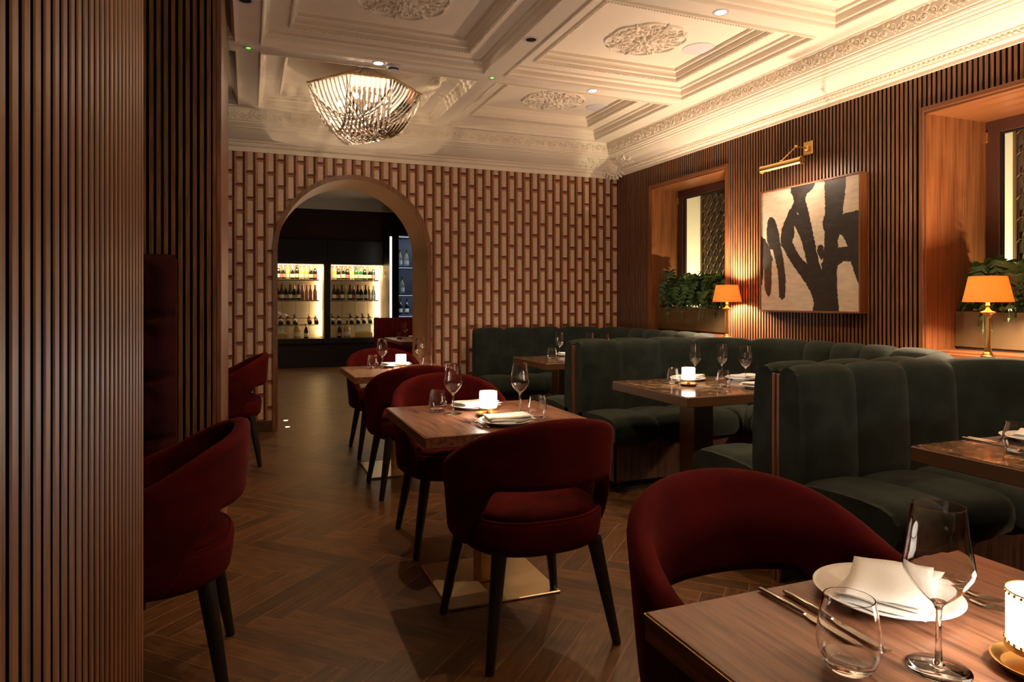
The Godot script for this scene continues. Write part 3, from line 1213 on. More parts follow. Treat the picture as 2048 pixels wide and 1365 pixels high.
# the wrap-around back: a padded band, open above the rear of the seat
func chair_back() -> ArrayMesh:
	var st := begin()
	var rows := []
	var n := 56
	var most := 128.0
	for i in n + 1:
		var deg := -most + 2.0 * most * i / n
		var f := absf(deg)
		var a := deg_to_rad(deg)
		var top := 0.825 - 0.235 * pow(smooth(20.0, 150.0, f), 1.1) - 0.02 * smooth(0, 40, f)
		var low := lerpf(0.585, 0.37, smooth(42.0, 80.0, f))
		if f > 112.0:
			top = lerpf(top, 0.52, smooth(112.0, 128.0, f))
		var th := 0.027
		var row := PackedVector3Array()
		var prof := []
		var m := 7
		# up the outside, over the top, down the inside, under
		for k in m:
			prof.append(Vector2(th, lerpf(low + th, top - th, k / float(m - 1))))
		for k in range(1, 6):
			var q := PI * k / 6.0
			prof.append(Vector2(cos(q) * th, top - th + sin(q) * th))
		for k in m:
			prof.append(Vector2(-th, lerpf(top - th, low + th, k / float(m - 1))))
		for k in range(1, 6):
			var q := PI + PI * k / 6.0
			prof.append(Vector2(cos(q) * th, low + th + sin(q) * th))
		var dx := sin(a)
		var dz := cos(a)
		var ex := pow(absf(dx), 0.85) * signf(dx)
		var ez := pow(absf(dz), 0.85) * signf(dz)
		for p in prof:
			var lean: float = 1.0 + 0.13 * (p.y - 0.42) / 0.4 * (1.0 if p.y > 0.42 else 0.5)
			var base := Vector3(ex * 0.262, 0, ez * 0.25) * lean
			var nrm := Vector3(dx, 0, dz).normalized()
			row.append(Vector3(0, p.y, 0) + base + nrm * p.x)
		rows.append(row)
	loft(st, rows, true, 1)
	cap(st, rows[0], true)
	cap(st, rows[-1], false)
	return done(st)


func super_ring(a: float, b: float, y: float, e := 0.8, n := 40) -> PackedVector3Array:
	var row := PackedVector3Array()
	for k in n:
		var t := TAU * k / n
		row.append(Vector3(pow(absf(cos(t)), e) * signf(cos(t)) * a, y, pow(absf(sin(t)), e) * signf(sin(t)) * b))
	return row


func make_chair() -> Node3D:
	var c := Node3D.new()
	var st := begin()
	var rows := []
	for q in [[0.20, 0.352], [0.238, 0.355], [0.252, 0.37], [0.258, 0.4], [0.262, 0.44], [0.262, 0.462], [0.254, 0.472], [0.2, 0.474]]:
		rows.append(super_ring(q[0] + 0.004, q[0] - 0.006, q[1]))
	loft(st, rows, true, 1)
	cap(st, rows[0], true)
	part(c, "seat_base", done(st), M["red_velvet"])
	st = begin()
	rows = []
	for q in [[0.235, 0.468], [0.241, 0.478], [0.238, 0.488], [0.225, 0.498], [0.19, 0.507], [0.12, 0.513], [0.04, 0.515]]:
		rows.append(super_ring(q[0], q[0] - 0.008, q[1]))
	loft(st, rows, true, 1)
	cap(st, rows[-1], false, 1)
	part(c, "seat_cushion", done(st), M["red_velvet"])
	st = begin()
	tube(st, super_ring(0.257, 0.247, 0.472), 0.0045, 6, 1.0, true)
	part(c, "piping", done(st), M["red_velvet"])
	part(c, "backrest", chair_back(), M["red_velvet"])
	for sx in [-1, 1]:
		for sz in [-1, 1]:
			st = begin()
			var xa := Vector3(sx * 0.185, 0.37, sz * 0.18)
			var xb := Vector3(sx * 0.245, 0.0, sz * 0.24)
			tube(st, PackedVector3Array([xa, xa.lerp(xb, 0.5), xa.lerp(xb, 0.985), xb]), [0.027, 0.0215, 0.0155, 0.0135], 12)
			part(c, "leg", done(st), M["leg_black"])
	return c


# ---------------------------------------------------------------- tables
func walnut_table(label: String, x0: float, d1: float, size: float) -> void:
	var cx := x0 + size / 2
	var cd := d1 - size / 2
	var t := thing("dining_table", label, "table", P(cx, 0, cd), 0.0, "square walnut tables")
	var h := size / 2
	part(t, "tabletop", box(Vector3(-h, TABLE - 0.046, -h), Vector3(h, TABLE, h), 0.003), M["table_wood"])
	part(t, "edge_inlay", box(Vector3(-h - 0.0008, TABLE - 0.0045, -h - 0.0008), Vector3(h + 0.0008, TABLE - 0.0025, h + 0.0008)), M["brass_brushed"])
	part(t, "column", box(Vector3(-0.05, 0.012, -0.05), Vector3(0.05, TABLE - 0.046, 0.05), 0.004), M["brass_brushed"])
	part(t, "base_plate", box(Vector3(-0.24, 0, -0.24), Vector3(0.24, 0.011, 0.24), 0.003), M["brass_plate"])


func marble_table(label: String, x0: float, x1: float, d0: float, d1: float) -> void:
	var t := thing("marble_table", label, "table", P((x0 + x1) / 2, 0, (d0 + d1) / 2), 0.0, "marble tables in the booths")
	var hx := (x1 - x0) / 2
	var hz := (d1 - d0) / 2
	part(t, "marble_top", box(Vector3(-hx + 0.004, TABLE - 0.02, -hz + 0.004), Vector3(hx - 0.004, TABLE, hz - 0.004), 0.002), M["marble"])
	part(t, "wood_edge", box(Vector3(-hx, TABLE - 0.055, -hz), Vector3(hx, TABLE - 0.003, hz), 0.003), M["bronze_wood"])
	part(t, "column", box(Vector3(-0.19, 0.012, -0.07), Vector3(-0.05, TABLE - 0.055, 0.07), 0.004), M["bronze"])
	part(t, "base_plate", box(Vector3(-0.34, 0, -0.22), Vector3(0.1, 0.012, 0.22), 0.003), M["bronze"])


# ---------------------------------------------------------------- tableware (built once, then copied)
func make_wine_glass() -> Node3D:
	var g := Node3D.new()
	var out := [Vector2(0.0325, 0.222), Vector2(0.0355, 0.195), Vector2(0.039, 0.168), Vector2(0.0425, 0.146), Vector2(0.0436, 0.138), Vector2(0.0422, 0.131), Vector2(0.0345, 0.117), Vector2(0.0215, 0.1015), Vector2(0.0105, 0.0915), Vector2(0.0062, 0.0865), Vector2(0.0045, 0.082)]
	var prof := [Vector2(0.0, 0.082)]
	for k in range(out.size() - 1, -1, -1):
		prof.append(out[k])
	prof.append(Vector2(0.0312, 0.222))
	for k in range(1, out.size() - 2):
		prof.append(out[k] - Vector2(0.0012, -0.0008))
	prof.append(Vector2(0.004, 0.0935))
	prof.append(Vector2(0.0, 0.093))
	part(g, "bowl", turned(prof, 48, 0.7), M["glass"])
	part(g, "stem", turned([Vector2(0.0, 0.0067), Vector2(0.0075, 0.0068), Vector2(0.005, 0.012), Vector2(0.0038, 0.03), Vector2(0.0036, 0.06), Vector2(0.0042, 0.078), Vector2(0.0046, 0.0815), Vector2(0.0, 0.0818)], 16, 1.2), M["solid_glass"])
	part(g, "foot", turned([Vector2(0.0, 0.0), Vector2(0.039, 0.0), Vector2(0.0398, 0.0008), Vector2(0.039, 0.0016), Vector2(0.02, 0.003), Vector2(0.008, 0.0055), Vector2(0.0, 0.0065)], 40, 0.9), M["glass"])
	return g


func make_tumbler() -> Node3D:
	var g := Node3D.new()
	var out := [Vector2(0.024, 0.0), Vector2(0.03, 0.004), Vector2(0.0365, 0.016), Vector2(0.0405, 0.03), Vector2(0.0415, 0.04), Vector2(0.0395, 0.06), Vector2(0.036, 0.08), Vector2(0.0325, 0.098)]
	var prof := [Vector2(0.0, 0.0)]
	prof.append_array(out)
	prof.append(Vector2(0.0309, 0.098))
	for k in range(out.size() - 2, 1, -1):
		prof.append(out[k] - Vector2(0.0014, -0.0006))
	prof.append(Vector2(0.028, 0.013))
	prof.append(Vector2(0.018, 0.0095))
	prof.append(Vector2(0.0, 0.009))
	part(g, "tumbler_wall", turned(prof, 48, 0.7), M["glass"])
	return g


func make_plate() -> Node3D:
	var g := Node3D.new()
	part(g, "dish", turned([Vector2(0.0, 0.003), Vector2(0.06, 0.003), Vector2(0.066, 0.0), Vector2(0.07, 0.0), Vector2(0.075, 0.006), Vector2(0.1, 0.013), Vector2(0.112, 0.0165), Vector2(0.113, 0.018), Vector2(0.1115, 0.0188), Vector2(0.098, 0.0155), Vector2(0.078, 0.011), Vector2(0.072, 0.0085), Vector2(0.0, 0.0075)], 48, 1.0), M["porcelain"])
	return g


# a folded napkin: stacked soft layers, the upper ones slipping and curling
func make_napkin(sd: int) -> Node3D:
	var r := RandomNumberGenerator.new()
	r.seed = sd
	var g := Node3D.new()
	var y := 0.0
	for layer in 3:
		var st := begin()
		var hx := 0.098 - 0.003 * layer
		var hz := 0.066 - 0.002 * layer
		var th := 0.0085
		var rows := []
		var nx := 14
		var nz := 10
		var ph := r.randf() * 6.0
		var amp := 0.0006 + 0.0004 * layer
		var turn := r.randf_range(-0.06, 0.06) * (layer + 0.4)
		var off := Vector3(r.randf_range(-0.006, 0.006), 0, r.randf_range(-0.005, 0.005))
		var ring := []
		for i in nx + 1:
			var u := -1.0 + 2.0 * i / nx
			var row := PackedVector3Array()
			var tops := []
			var lows := []
			for j in nz + 1:
				var v := -1.0 + 2.0 * j / nz
				var wav := sin(u * 3.1 + ph) * amp + sin(v * 4.2 + ph * 1.7 + u) * amp * 0.8 + maxf(0.0, u - 0.35) * 0.003 * layer * (0.5 + 0.5 * v)
				var edge := pow(maxf(absf(u), absf(v)), 10.0)
				var px := u * hx
				var pz := v * hz * (1.0 + 0.03 * sin(u * 2.0 + ph))
				var yt := y + th * (1.0 - 0.45 * edge) + wav
				var yb := y + th * 0.45 * edge + wav * 0.9
				var p := Basis(Vector3.UP, turn) * Vector3(px, 0, pz) + off
				tops.append(Vector3(p.x, maxf(yt, 0.001), p.z))
				lows.append(Vector3(p.x, maxf(yb, 0.0), p.z))
			for t in tops:
				row.append(t)
			lows.reverse()
			for t in lows:
				row.append(t)
			ring.append(row)
		loft(st, ring, true, 1)
		cap(st, ring[0], true)
		cap(st, ring[-1], false)
		part(g, "fold", done(st), M["linen"])
		y += th * 0.8
	return g


func make_led_lamp() -> Node3D:
	var g := Node3D.new()
	part(g, "dish_base", turned([Vector2(0.0, 0.0), Vector2(0.04, 0.0), Vector2(0.046, 0.003), Vector2(0.056, 0.012), Vector2(0.057, 0.0135), Vector2(0.055, 0.0135), Vector2(0.044, 0.0055), Vector2(0.0, 0.0045)], 40), M["brass"])
	part(g, "stem", turned([Vector2(0.0, 0.0045), Vector2(0.0135, 0.005), Vector2(0.011, 0.009), Vector2(0.0085, 0.018), Vector2(0.0095, 0.024), Vector2(0.03, 0.027), Vector2(0.0405, 0.0285), Vector2(0.0405, 0.035), Vector2(0.0, 0.035)], 32), M["brass"])
	var s := part(g, "shade", turned([Vector2(0.0, 0.0352), Vector2(0.0385, 0.0352), Vector2(0.0385, 0.105), Vector2(0.0365, 0.1065), Vector2(0.0, 0.1065)], 40), M["led_shade"])
	# pierced brass bands round the shade
	for y in [0.0385, 0.1035]:
		var st := begin()
		for k in 26:
			var a := TAU * k / 26.0
			ball(st, Vector3(cos(a) * 0.039, y, sin(a) * 0.039), Vector3(0.0026, 0.0026, 0.0026), 5, 3)
		var ring := PackedVector3Array()
		for k in 40:
			ring.append(Vector3(cos(TAU * k / 40.0) * 0.0392, y + (0.0035 if y > 0.08 else -0.003), sin(TAU * k / 40.0) * 0.0392))
		tube(st, ring, 0.0011, 5, 1.0, true)
		part(s, "pierced_band", done(st), M["brass"])
	return g


func make_knife() -> Node3D:
	var g := Node3D.new()
	var st := begin()
	tube(st, PackedVector3Array([Vector3(0, 0.0045, 0.105), Vector3(0, 0.0048, 0.1), Vector3(0, 0.0048, 0.03), Vector3(0, 0.004, 0.005)]), [0.0035, 0.0055, 0.0048, 0.0035], 8, 0.75)
	part(g, "handle", done(st), M["steel"])
	st = begin()
	prism(st, PackedVector2Array([Vector2(-0.0035, 0.006), Vector2(0.0035, 0.006), Vector2(0.009, -0.015), Vector2(0.0095, -0.06), Vector2(0.006, -0.09), Vector2(-0.002, -0.103), Vector2(-0.0045, -0.09), Vector2(-0.004, -0.01)]), -0.0008, 0.0008, Transform3D(Basis(Vector3.RIGHT, PI / 2), Vector3(0, 0.003, 0)))
	part(g, "blade", done(st), M["steel"])
	return g


func make_fork() -> Node3D:
	var g := Node3D.new()
	var st := begin()
	tube(st, PackedVector3Array([Vector3(0, 0.003, 0.1), Vector3(0, 0.004, 0.09), Vector3(0, 0.0035, 0.02), Vector3(0, 0.005, -0.02), Vector3(0, 0.004, -0.034)]), [0.0035, 0.0055, 0.003, 0.0026, 0.0035], 8, 0.6)
	part(g, "handle", done(st), M["steel"])
	st = begin()
	var rows := []
	for q in [[0.003, 0.004, -0.032], [0.009, 0.0025, -0.042], [0.0115, 0.002, -0.054], [0.0115, 0.003, -0.062]]:
		rows.append(PackedVector3Array([Vector3(-q[0], q[1], q[2]), Vector3(0, q[1] - 0.0012, q[2]), Vector3(q[0], q[1], q[2]), Vector3(0, q[1] + 0.0005, q[2])]))
	loft(st, rows, true, 1)
	part(g, "bridge", done(st), M["steel"])
	for k in 4:
		var x := -0.0096 + k * 0.0064
		part(g, "tine", bar(Vector3(x, 0.003, -0.061), Vector3(x * 0.92, 0.0085, -0.1), 0.0017, 0.0008, 6), M["steel"])
	return g


func lay(proto: String, called: String, label: String, category: String, group: String, at: Vector3, turn := 0.0) -> Node3D:
	var o: Node3D = G[proto].duplicate()
	o.name = numbered(called)
	add_child(o)
	o.position = at
	o.rotation.y = turn
	tag(o, label, category, group)
	return o


func led_lamp(label: String, x: float, d: float, energy: float) -> void:
	var o := lay("led_lamp", "table_lamp", label, "lamp", "cordless lamps on the tables", P(x, TABLE, d))
	omni(o, Vector3(0, 0.072, 0), Color(1.0, 0.94, 0.87), energy, 0.03)


# ---------------------------------------------------------------- booths
# inner face line of a booth: from the open end along the far back, round by the wall and back along the near one
func booth_path(x0: float, dn: float, df: float, xw: float, r: float) -> Array:
	var pts := []
	pts.append_array([[Vector2(x0, df), Vector2(0, -1)]])
	var steps := 16
	var cx := xw - r
	for k in steps + 1:
		var a := PI / 2 - PI / 2 * k / steps
		pts.append([Vector2(cx + cos(a) * r, df - r + sin(a) * r), -Vector2(cos(a), sin(a))])
	for k in steps + 1:
		var a := -PI / 2 * k / steps
		pts.append([Vector2(cx + cos(a) * r, dn + r + sin(a) * r), -Vector2(cos(a), sin(a))])
	pts.append([Vector2(x0, dn), Vector2(0, 1)])
	return pts


func along(path: Array, s: float) -> Array:
	for k in path.size() - 1:
		var l: float = path[k][0].distance_to(path[k + 1][0])
		if s <= l or k == path.size() - 2:
			var t := clampf(s / maxf(l, 1e-6), 0.0, 1.0)
			return [path[k][0].lerp(path[k + 1][0], t), path[k][1].lerp(path[k + 1][1], t).normalized()]
		s -= l
	return path[-1]


const BACK_PROF := [[0.40, 0.0], [0.5, 0.01], [0.65, 0.006], [0.78, 0.0], [0.86, -0.006], [0.905, -0.016], [0.927, -0.034], [0.935, -0.058], [0.932, -0.085], [0.915, -0.105], [0.88, -0.112]]
const SEAT_PROF := [[0.452, 0.0], [0.462, 0.06], [0.47, 0.18], [0.472, 0.3], [0.466, 0.385], [0.45, 0.43], [0.42, 0.452], [0.37, 0.458], [0.335, 0.45], [0.325, 0.43]]


func channel(path: Array, s0: float, s1: float, prof: Array, puff: float, m: Material, parent: Node3D, called: String) -> void:
	var st := begin()
	var rows := []
	var n := 10
	for i in n + 1:
		var t := float(i) / n
		var q := along(path, lerpf(s0, s1, t))
		var b := puff * pow(maxf(0.0, 1.0 - pow(absf(2.0 * t - 1.0), 2.6)), 0.55) - puff * 0.25
		var row := PackedVector3Array()
		for k in prof.size():
			var y: float = prof[k][0]
			var off: float = prof[k][1]
			# push out along the profile's own normal
			var a := Vector2(prof[maxi(k - 1, 0)][1], prof[maxi(k - 1, 0)][0])
			var c := Vector2(prof[mini(k + 1, prof.size() - 1)][1], prof[mini(k + 1, prof.size() - 1)][0])
			var tg := (c - a).normalized()
			var nn := Vector2(tg.y, -tg.x) if called == "back_channel" else Vector2(-tg.y, tg.x)
			var w: Vector2 = q[0] + q[1] * (off + nn.x * b)
			row.append(P(w.x, y + nn.y * b, w.y))
		rows.append(row)
	loft(st, rows, false, 1)
	part(parent, called, done(st), m)


func build_booth(label: String, dn: float, df: float, x0: float, near_row: bool) -> void:
	var b := thing("booth", label, "booth", Vector3.ZERO, 0.0, "green velvet booths")
	var xw := 3.6
	var r := 0.5
	var path := booth_path(x0, dn + 0.135, df - 0.135, xw, r)
	var total := 0.0
	var marks := [0.0]
	for k in path.size() - 1:
		total += path[k][0].distance_to(path[k + 1][0])
	var straight := xw - r - x0
	var arc := PI / 2 * r
	var wall := (df - dn - 0.27) - 2 * r
	var cuts := []
	for q in [[straight, 3], [arc, 2], [wall, maxi(2, roundi(wall / 0.24))], [arc, 2], [straight, 3]]:
		for k in q[1]:
			cuts.append(q[0] / q[1])
	var s := 0.0
	for c in cuts:
		channel(path, s, s + c, BACK_PROF, 0.02, M["green_velvet"], b, "back_channel")
		channel(path, s, s + c, SEAT_PROF, 0.022, M["green_velvet"], b, "seat_channel")
		s += c
	# plinth under the seat
	var st := begin()
	var rows := []
	for k in 61:
		var q := along(path, total * k / 60.0)
		var a: Vector2 = q[0] + q[1] * 0.415
		rows.append(PackedVector3Array([P(a.x, 0.34, a.y), P(a.x, 0.075, a.y)]))
	loft(st, rows, false, 1)
	part(b, "plinth", done(st), M["dark_wood"])
	st = begin()
	rows = []
	for k in 61:
		var q := along(path, total * k / 60.0)
		var a: Vector2 = q[0] + q[1] * 0.36
		rows.append(PackedVector3Array([P(a.x, 0.08, a.y), P(a.x, 0.0, a.y)]))
	loft(st, rows, false, 1)
	part(b, "kick_board", done(st), M["felt"])
	# outer shell of the backs, and the closed ends of the two benches
	st = begin()
	rows = []
	for k in 81:
		var q := along(path, total * k / 80.0)
		var a: Vector2 = q[0] + q[1] * -0.112
		rows.append(PackedVector3Array([P(a.x, 0.0, a.y), P(a.x, 0.89, a.y)]))
	loft(st, rows, false, 1)
	part(b, "outer_shell", done(st), M["green_velvet"])
	for side in 2:
		var q: Array = path[0] if side == 0 else path[-1]
		var o: Vector2 = q[0]
		var nd: float = q[1].y
		st = begin()
		var poly := PackedVector2Array()
		for p in BACK_PROF:
			poly.append(Vector2((o.y + nd * p[1]) * 1.0, p[0]))
		poly.append(Vector2(o.y - nd * 0.112, 0.3))
		poly.append(Vector2(o.y - nd * 0.0, 0.3))
		# turn so that polygon x runs along depth
		prism(st, poly, -0.012, 0.022, Transform3D(Basis(Vector3(0, 0, -1), Vector3(0, 1, 0), Vector3(1, 0, 0)), Vector3(x0, 0, 0)))
		part(b, "back_end", done(st), M["green_velvet"])
		st = begin()
		poly = PackedVector2Array()
		for p in SEAT_PROF:
			poly.append(Vector2(o.y + nd * p[1], p[0]))
		poly.append(Vector2(o.y - nd * 0.05, 0.325))
		poly.append(Vector2(o.y - nd * 0.05, 0.452))
		prism(st, poly, -0.012, 0.022, Transform3D(Basis(Vector3(0, 0, -1), Vector3(0, 1, 0), Vector3(1, 0, 0)), Vector3(x0, 0, 0)))
		part(b, "seat_end", done(st), M["green_velvet"])
		st = begin()
		var da := o.y + nd * 0.05
		var db := o.y + nd * 0.415
		add_bxd(st, x0 - 0.004, x0 + 0.02, 0.075, 0.33, minf(da, db), maxf(da, db), 0.003)
		part(b, "plinth_end", done(st), M["dark_wood"])
		for f in [0.1, 0.36]:
			part(b, "foot", bar(P(x0 + 0.06, 0.08, o.y + nd * f), P(x0 + 0.06, 0.0, o.y + nd * f), 0.02, 0.015, 8), M["leg_black"])


func booth_divider(label: String, d: float, x0: float) -> void:
	var o := thing("booth_divider", label, "divider", P(x0, 0, d), 0.0, "walnut dividers between the booths")
	for s in [-1.0, 1.0]:
		part(o, "end_strip", box(Vector3(-0.012, 0.0, s * 0.014 - 0.0085), Vector3(0.02, 0.905, s * 0.014 + 0.0085), 0.002), M["slat"])
	part(o, "core_panel", box(Vector3(0.01, 0.0, -0.02), Vector3(1.0, 0.9, 0.02)), M["felt"])
	var st := begin()
	# green roll that closes the top between both backs
	var pts := PackedVector3Array()
	var rad := []
	for k in 12:
		var t := k / 11.0
		pts.append(Vector3(0.0 + t * 1.05, 0.905, 0))
		rad.append(0.0225 if k > 0 else 0.018)
	tube(st, pts, rad, 10)
	part(o, "top_roll", done(st), M["green_velvet"])


# ---------------------------------------------------------------- lamps and wall things
func table_lamp(label: String, x: float, d: float, ledge: float, energy: float) -> void:
	var o := thing("brass_lamp", label, "lamp", P(x, ledge, d), 0.0, "brass lamps with amber shades along the windows")
	var h := 1.216 - ledge
	part(o, "base", box(Vector3(-0.03, 0, -0.03), Vector3(0.03, h - 0.30, 0.03), 0.007), M["brass"])
	var y := h - 0.30
	part(o, "column", turned([Vector2(0.034, y), Vector2(0.034, y + 0.006), Vector2(0.026, y + 0.012), Vector2(0.024, y + 0.022), Vector2(0.018, y + 0.028), Vector2(0.017, y + 0.035), Vector2(0.0145, y + 0.06), Vector2(0.0135, y + 0.16), Vector2(0.0125, y + 0.215), Vector2(0.016, y + 0.22), Vector2(0.016, y + 0.227), Vector2(0.022, y + 0.235), Vector2(0.036, y + 0.242), Vector2(0.036, y + 0.246), Vector2(0.018, y + 0.252), Vector2(0.011, y + 0.26), Vector2(0.009, y + 0.275), Vector2(0.012, y + 0.282), Vector2(0.0095, y + 0.288), Vector2(0.009, y + 0.31), Vector2(0.0, y + 0.31)], 28), M["brass"])
	var st := begin()
	lathe(st, [Vector2(0.118, h), Vector2(0.0885, h + 0.14), Vector2(0.0875, h + 0.14), Vector2(0.117, h)], 48, Transform3D(), 1.0)
	var sh := part(o, "lamp_shade", done(st), M["lamp_shade"])
	for q in [[0.118, 0.0], [0.0885, 0.14]]:
		var ring := PackedVector3Array()
		for k in 48:
			ring.append(Vector3(cos(TAU * k / 48.0) * q[0], h + q[1], sin(TAU * k / 48.0) * q[0]))
		st = begin()
		tube(st, ring, 0.0016, 5, 1.0, true)
		part(sh, "shade_trim", done(st), M["brass_brushed"])
	st = begin()
	for k in 3:
		var a := TAU * k / 3.0
		tube(st, PackedVector3Array([Vector3(0, h + 0.012, 0), Vector3(cos(a) * 0.112, h + 0.018, sin(a) * 0.112)]), 0.0015, 5)
	part(o, "shade_carrier", done(st), M["brass_brushed"])
	st = begin()
	ball(st, Vector3(0, h + 0.06, 0), Vector3(0.022, 0.03, 0.022), 12, 8)
	part(o, "light_bulb", done(st), M["bulb"])
	part(o, "bulb_cup", turned([Vector2(0.009, h + 0.008), Vector2(0.03, h + 0.016), Vector2(0.037, h + 0.026), Vector2(0.035, h + 0.026), Vector2(0.028, h + 0.019), Vector2(0.0, h + 0.016)], 24), M["brass_brushed"])
	omni(o, Vector3(0, h + 0.06, 0), Color(1.0, 0.865, 0.735), energy, 0.045)


func picture_lamp() -> void:
	var at := P(RIGHT, 2.369, 3.885)
	var o := thing("picture_lamp", "brass picture light on a jointed arm above the painting", "lamp", at)
	part(o, "back_plate", box(Vector3(-0.016, -0.05, -0.045), Vector3(0.004, 0.05, 0.045), 0.004), M["brass"])
	part(o, "boss", box(Vector3(-0.034, -0.02, -0.018), Vector3(-0.016, 0.02, 0.018), 0.006), M["brass"])
	var st := begin()
	tube(st, PackedVector3Array([Vector3(-0.03, 0, 0), Vector3(-0.13, 0.002, 0), Vector3(-0.27, -0.118, 0)]), 0.0042, 8)
	ball(st, Vector3(-0.13, 0.003, 0), Vector3(0.011, 0.011, 0.014), 10, 6)
	ball(st, Vector3(-0.27, -0.12, 0), Vector3(0.012, 0.012, 0.014), 10, 6)
	part(o, "arm", done(st), M["brass"])
	# half-open tube
	st = begin()
	var rows := []
	var L := 0.2
	for s in [-L, L]:
		var row := PackedVector3Array()
		for k in 17:
			var a := deg_to_rad(-50.0 + 260.0 * k / 16.0) + 0.25
			row.append(Vector3(-0.27 + cos(a) * 0.026, -0.147 + sin(a) * 0.026, s))
		for k in range(16, -1, -1):
			var a := deg_to_rad(-50.0 + 260.0 * k / 16.0) + 0.25
			row.append(Vector3(-0.27 + cos(a) * 0.0248, -0.147 + sin(a) * 0.0248, s))
		rows.append(row)
	loft(st, rows, true, 1)
	part(o, "hood", done(st), M["brass"])
	for s in [-1.0, 1.0]:
		st = begin()
		lathe(st, [Vector2(0.0, 0.0), Vector2(0.027, 0.0), Vector2(0.029, 0.003), Vector2(0.027, 0.007), Vector2(0.0, 0.009)], 24, Transform3D(Basis(Vector3.RIGHT, s * PI / 2), Vector3(-0.27, -0.147, s * (L - 0.002))))
		part(o, "end_cap", done(st), M["brass"])
	st = begin()
	tube(st, PackedVector3Array([Vector3(-0.268, -0.15, -L + 0.02), Vector3(-0.268, -0.15, L - 0.02)]), 0.008, 8)
	part(o, "lamp_tube", done(st), M["picture_bulb"])
	area(o, Vector3(-0.262, -0.166, 0), Vector3(0.45, -1, 0), Vector2(0.36, 0.02), Color(1.0, 0.87, 0.74), G["e_picture"])


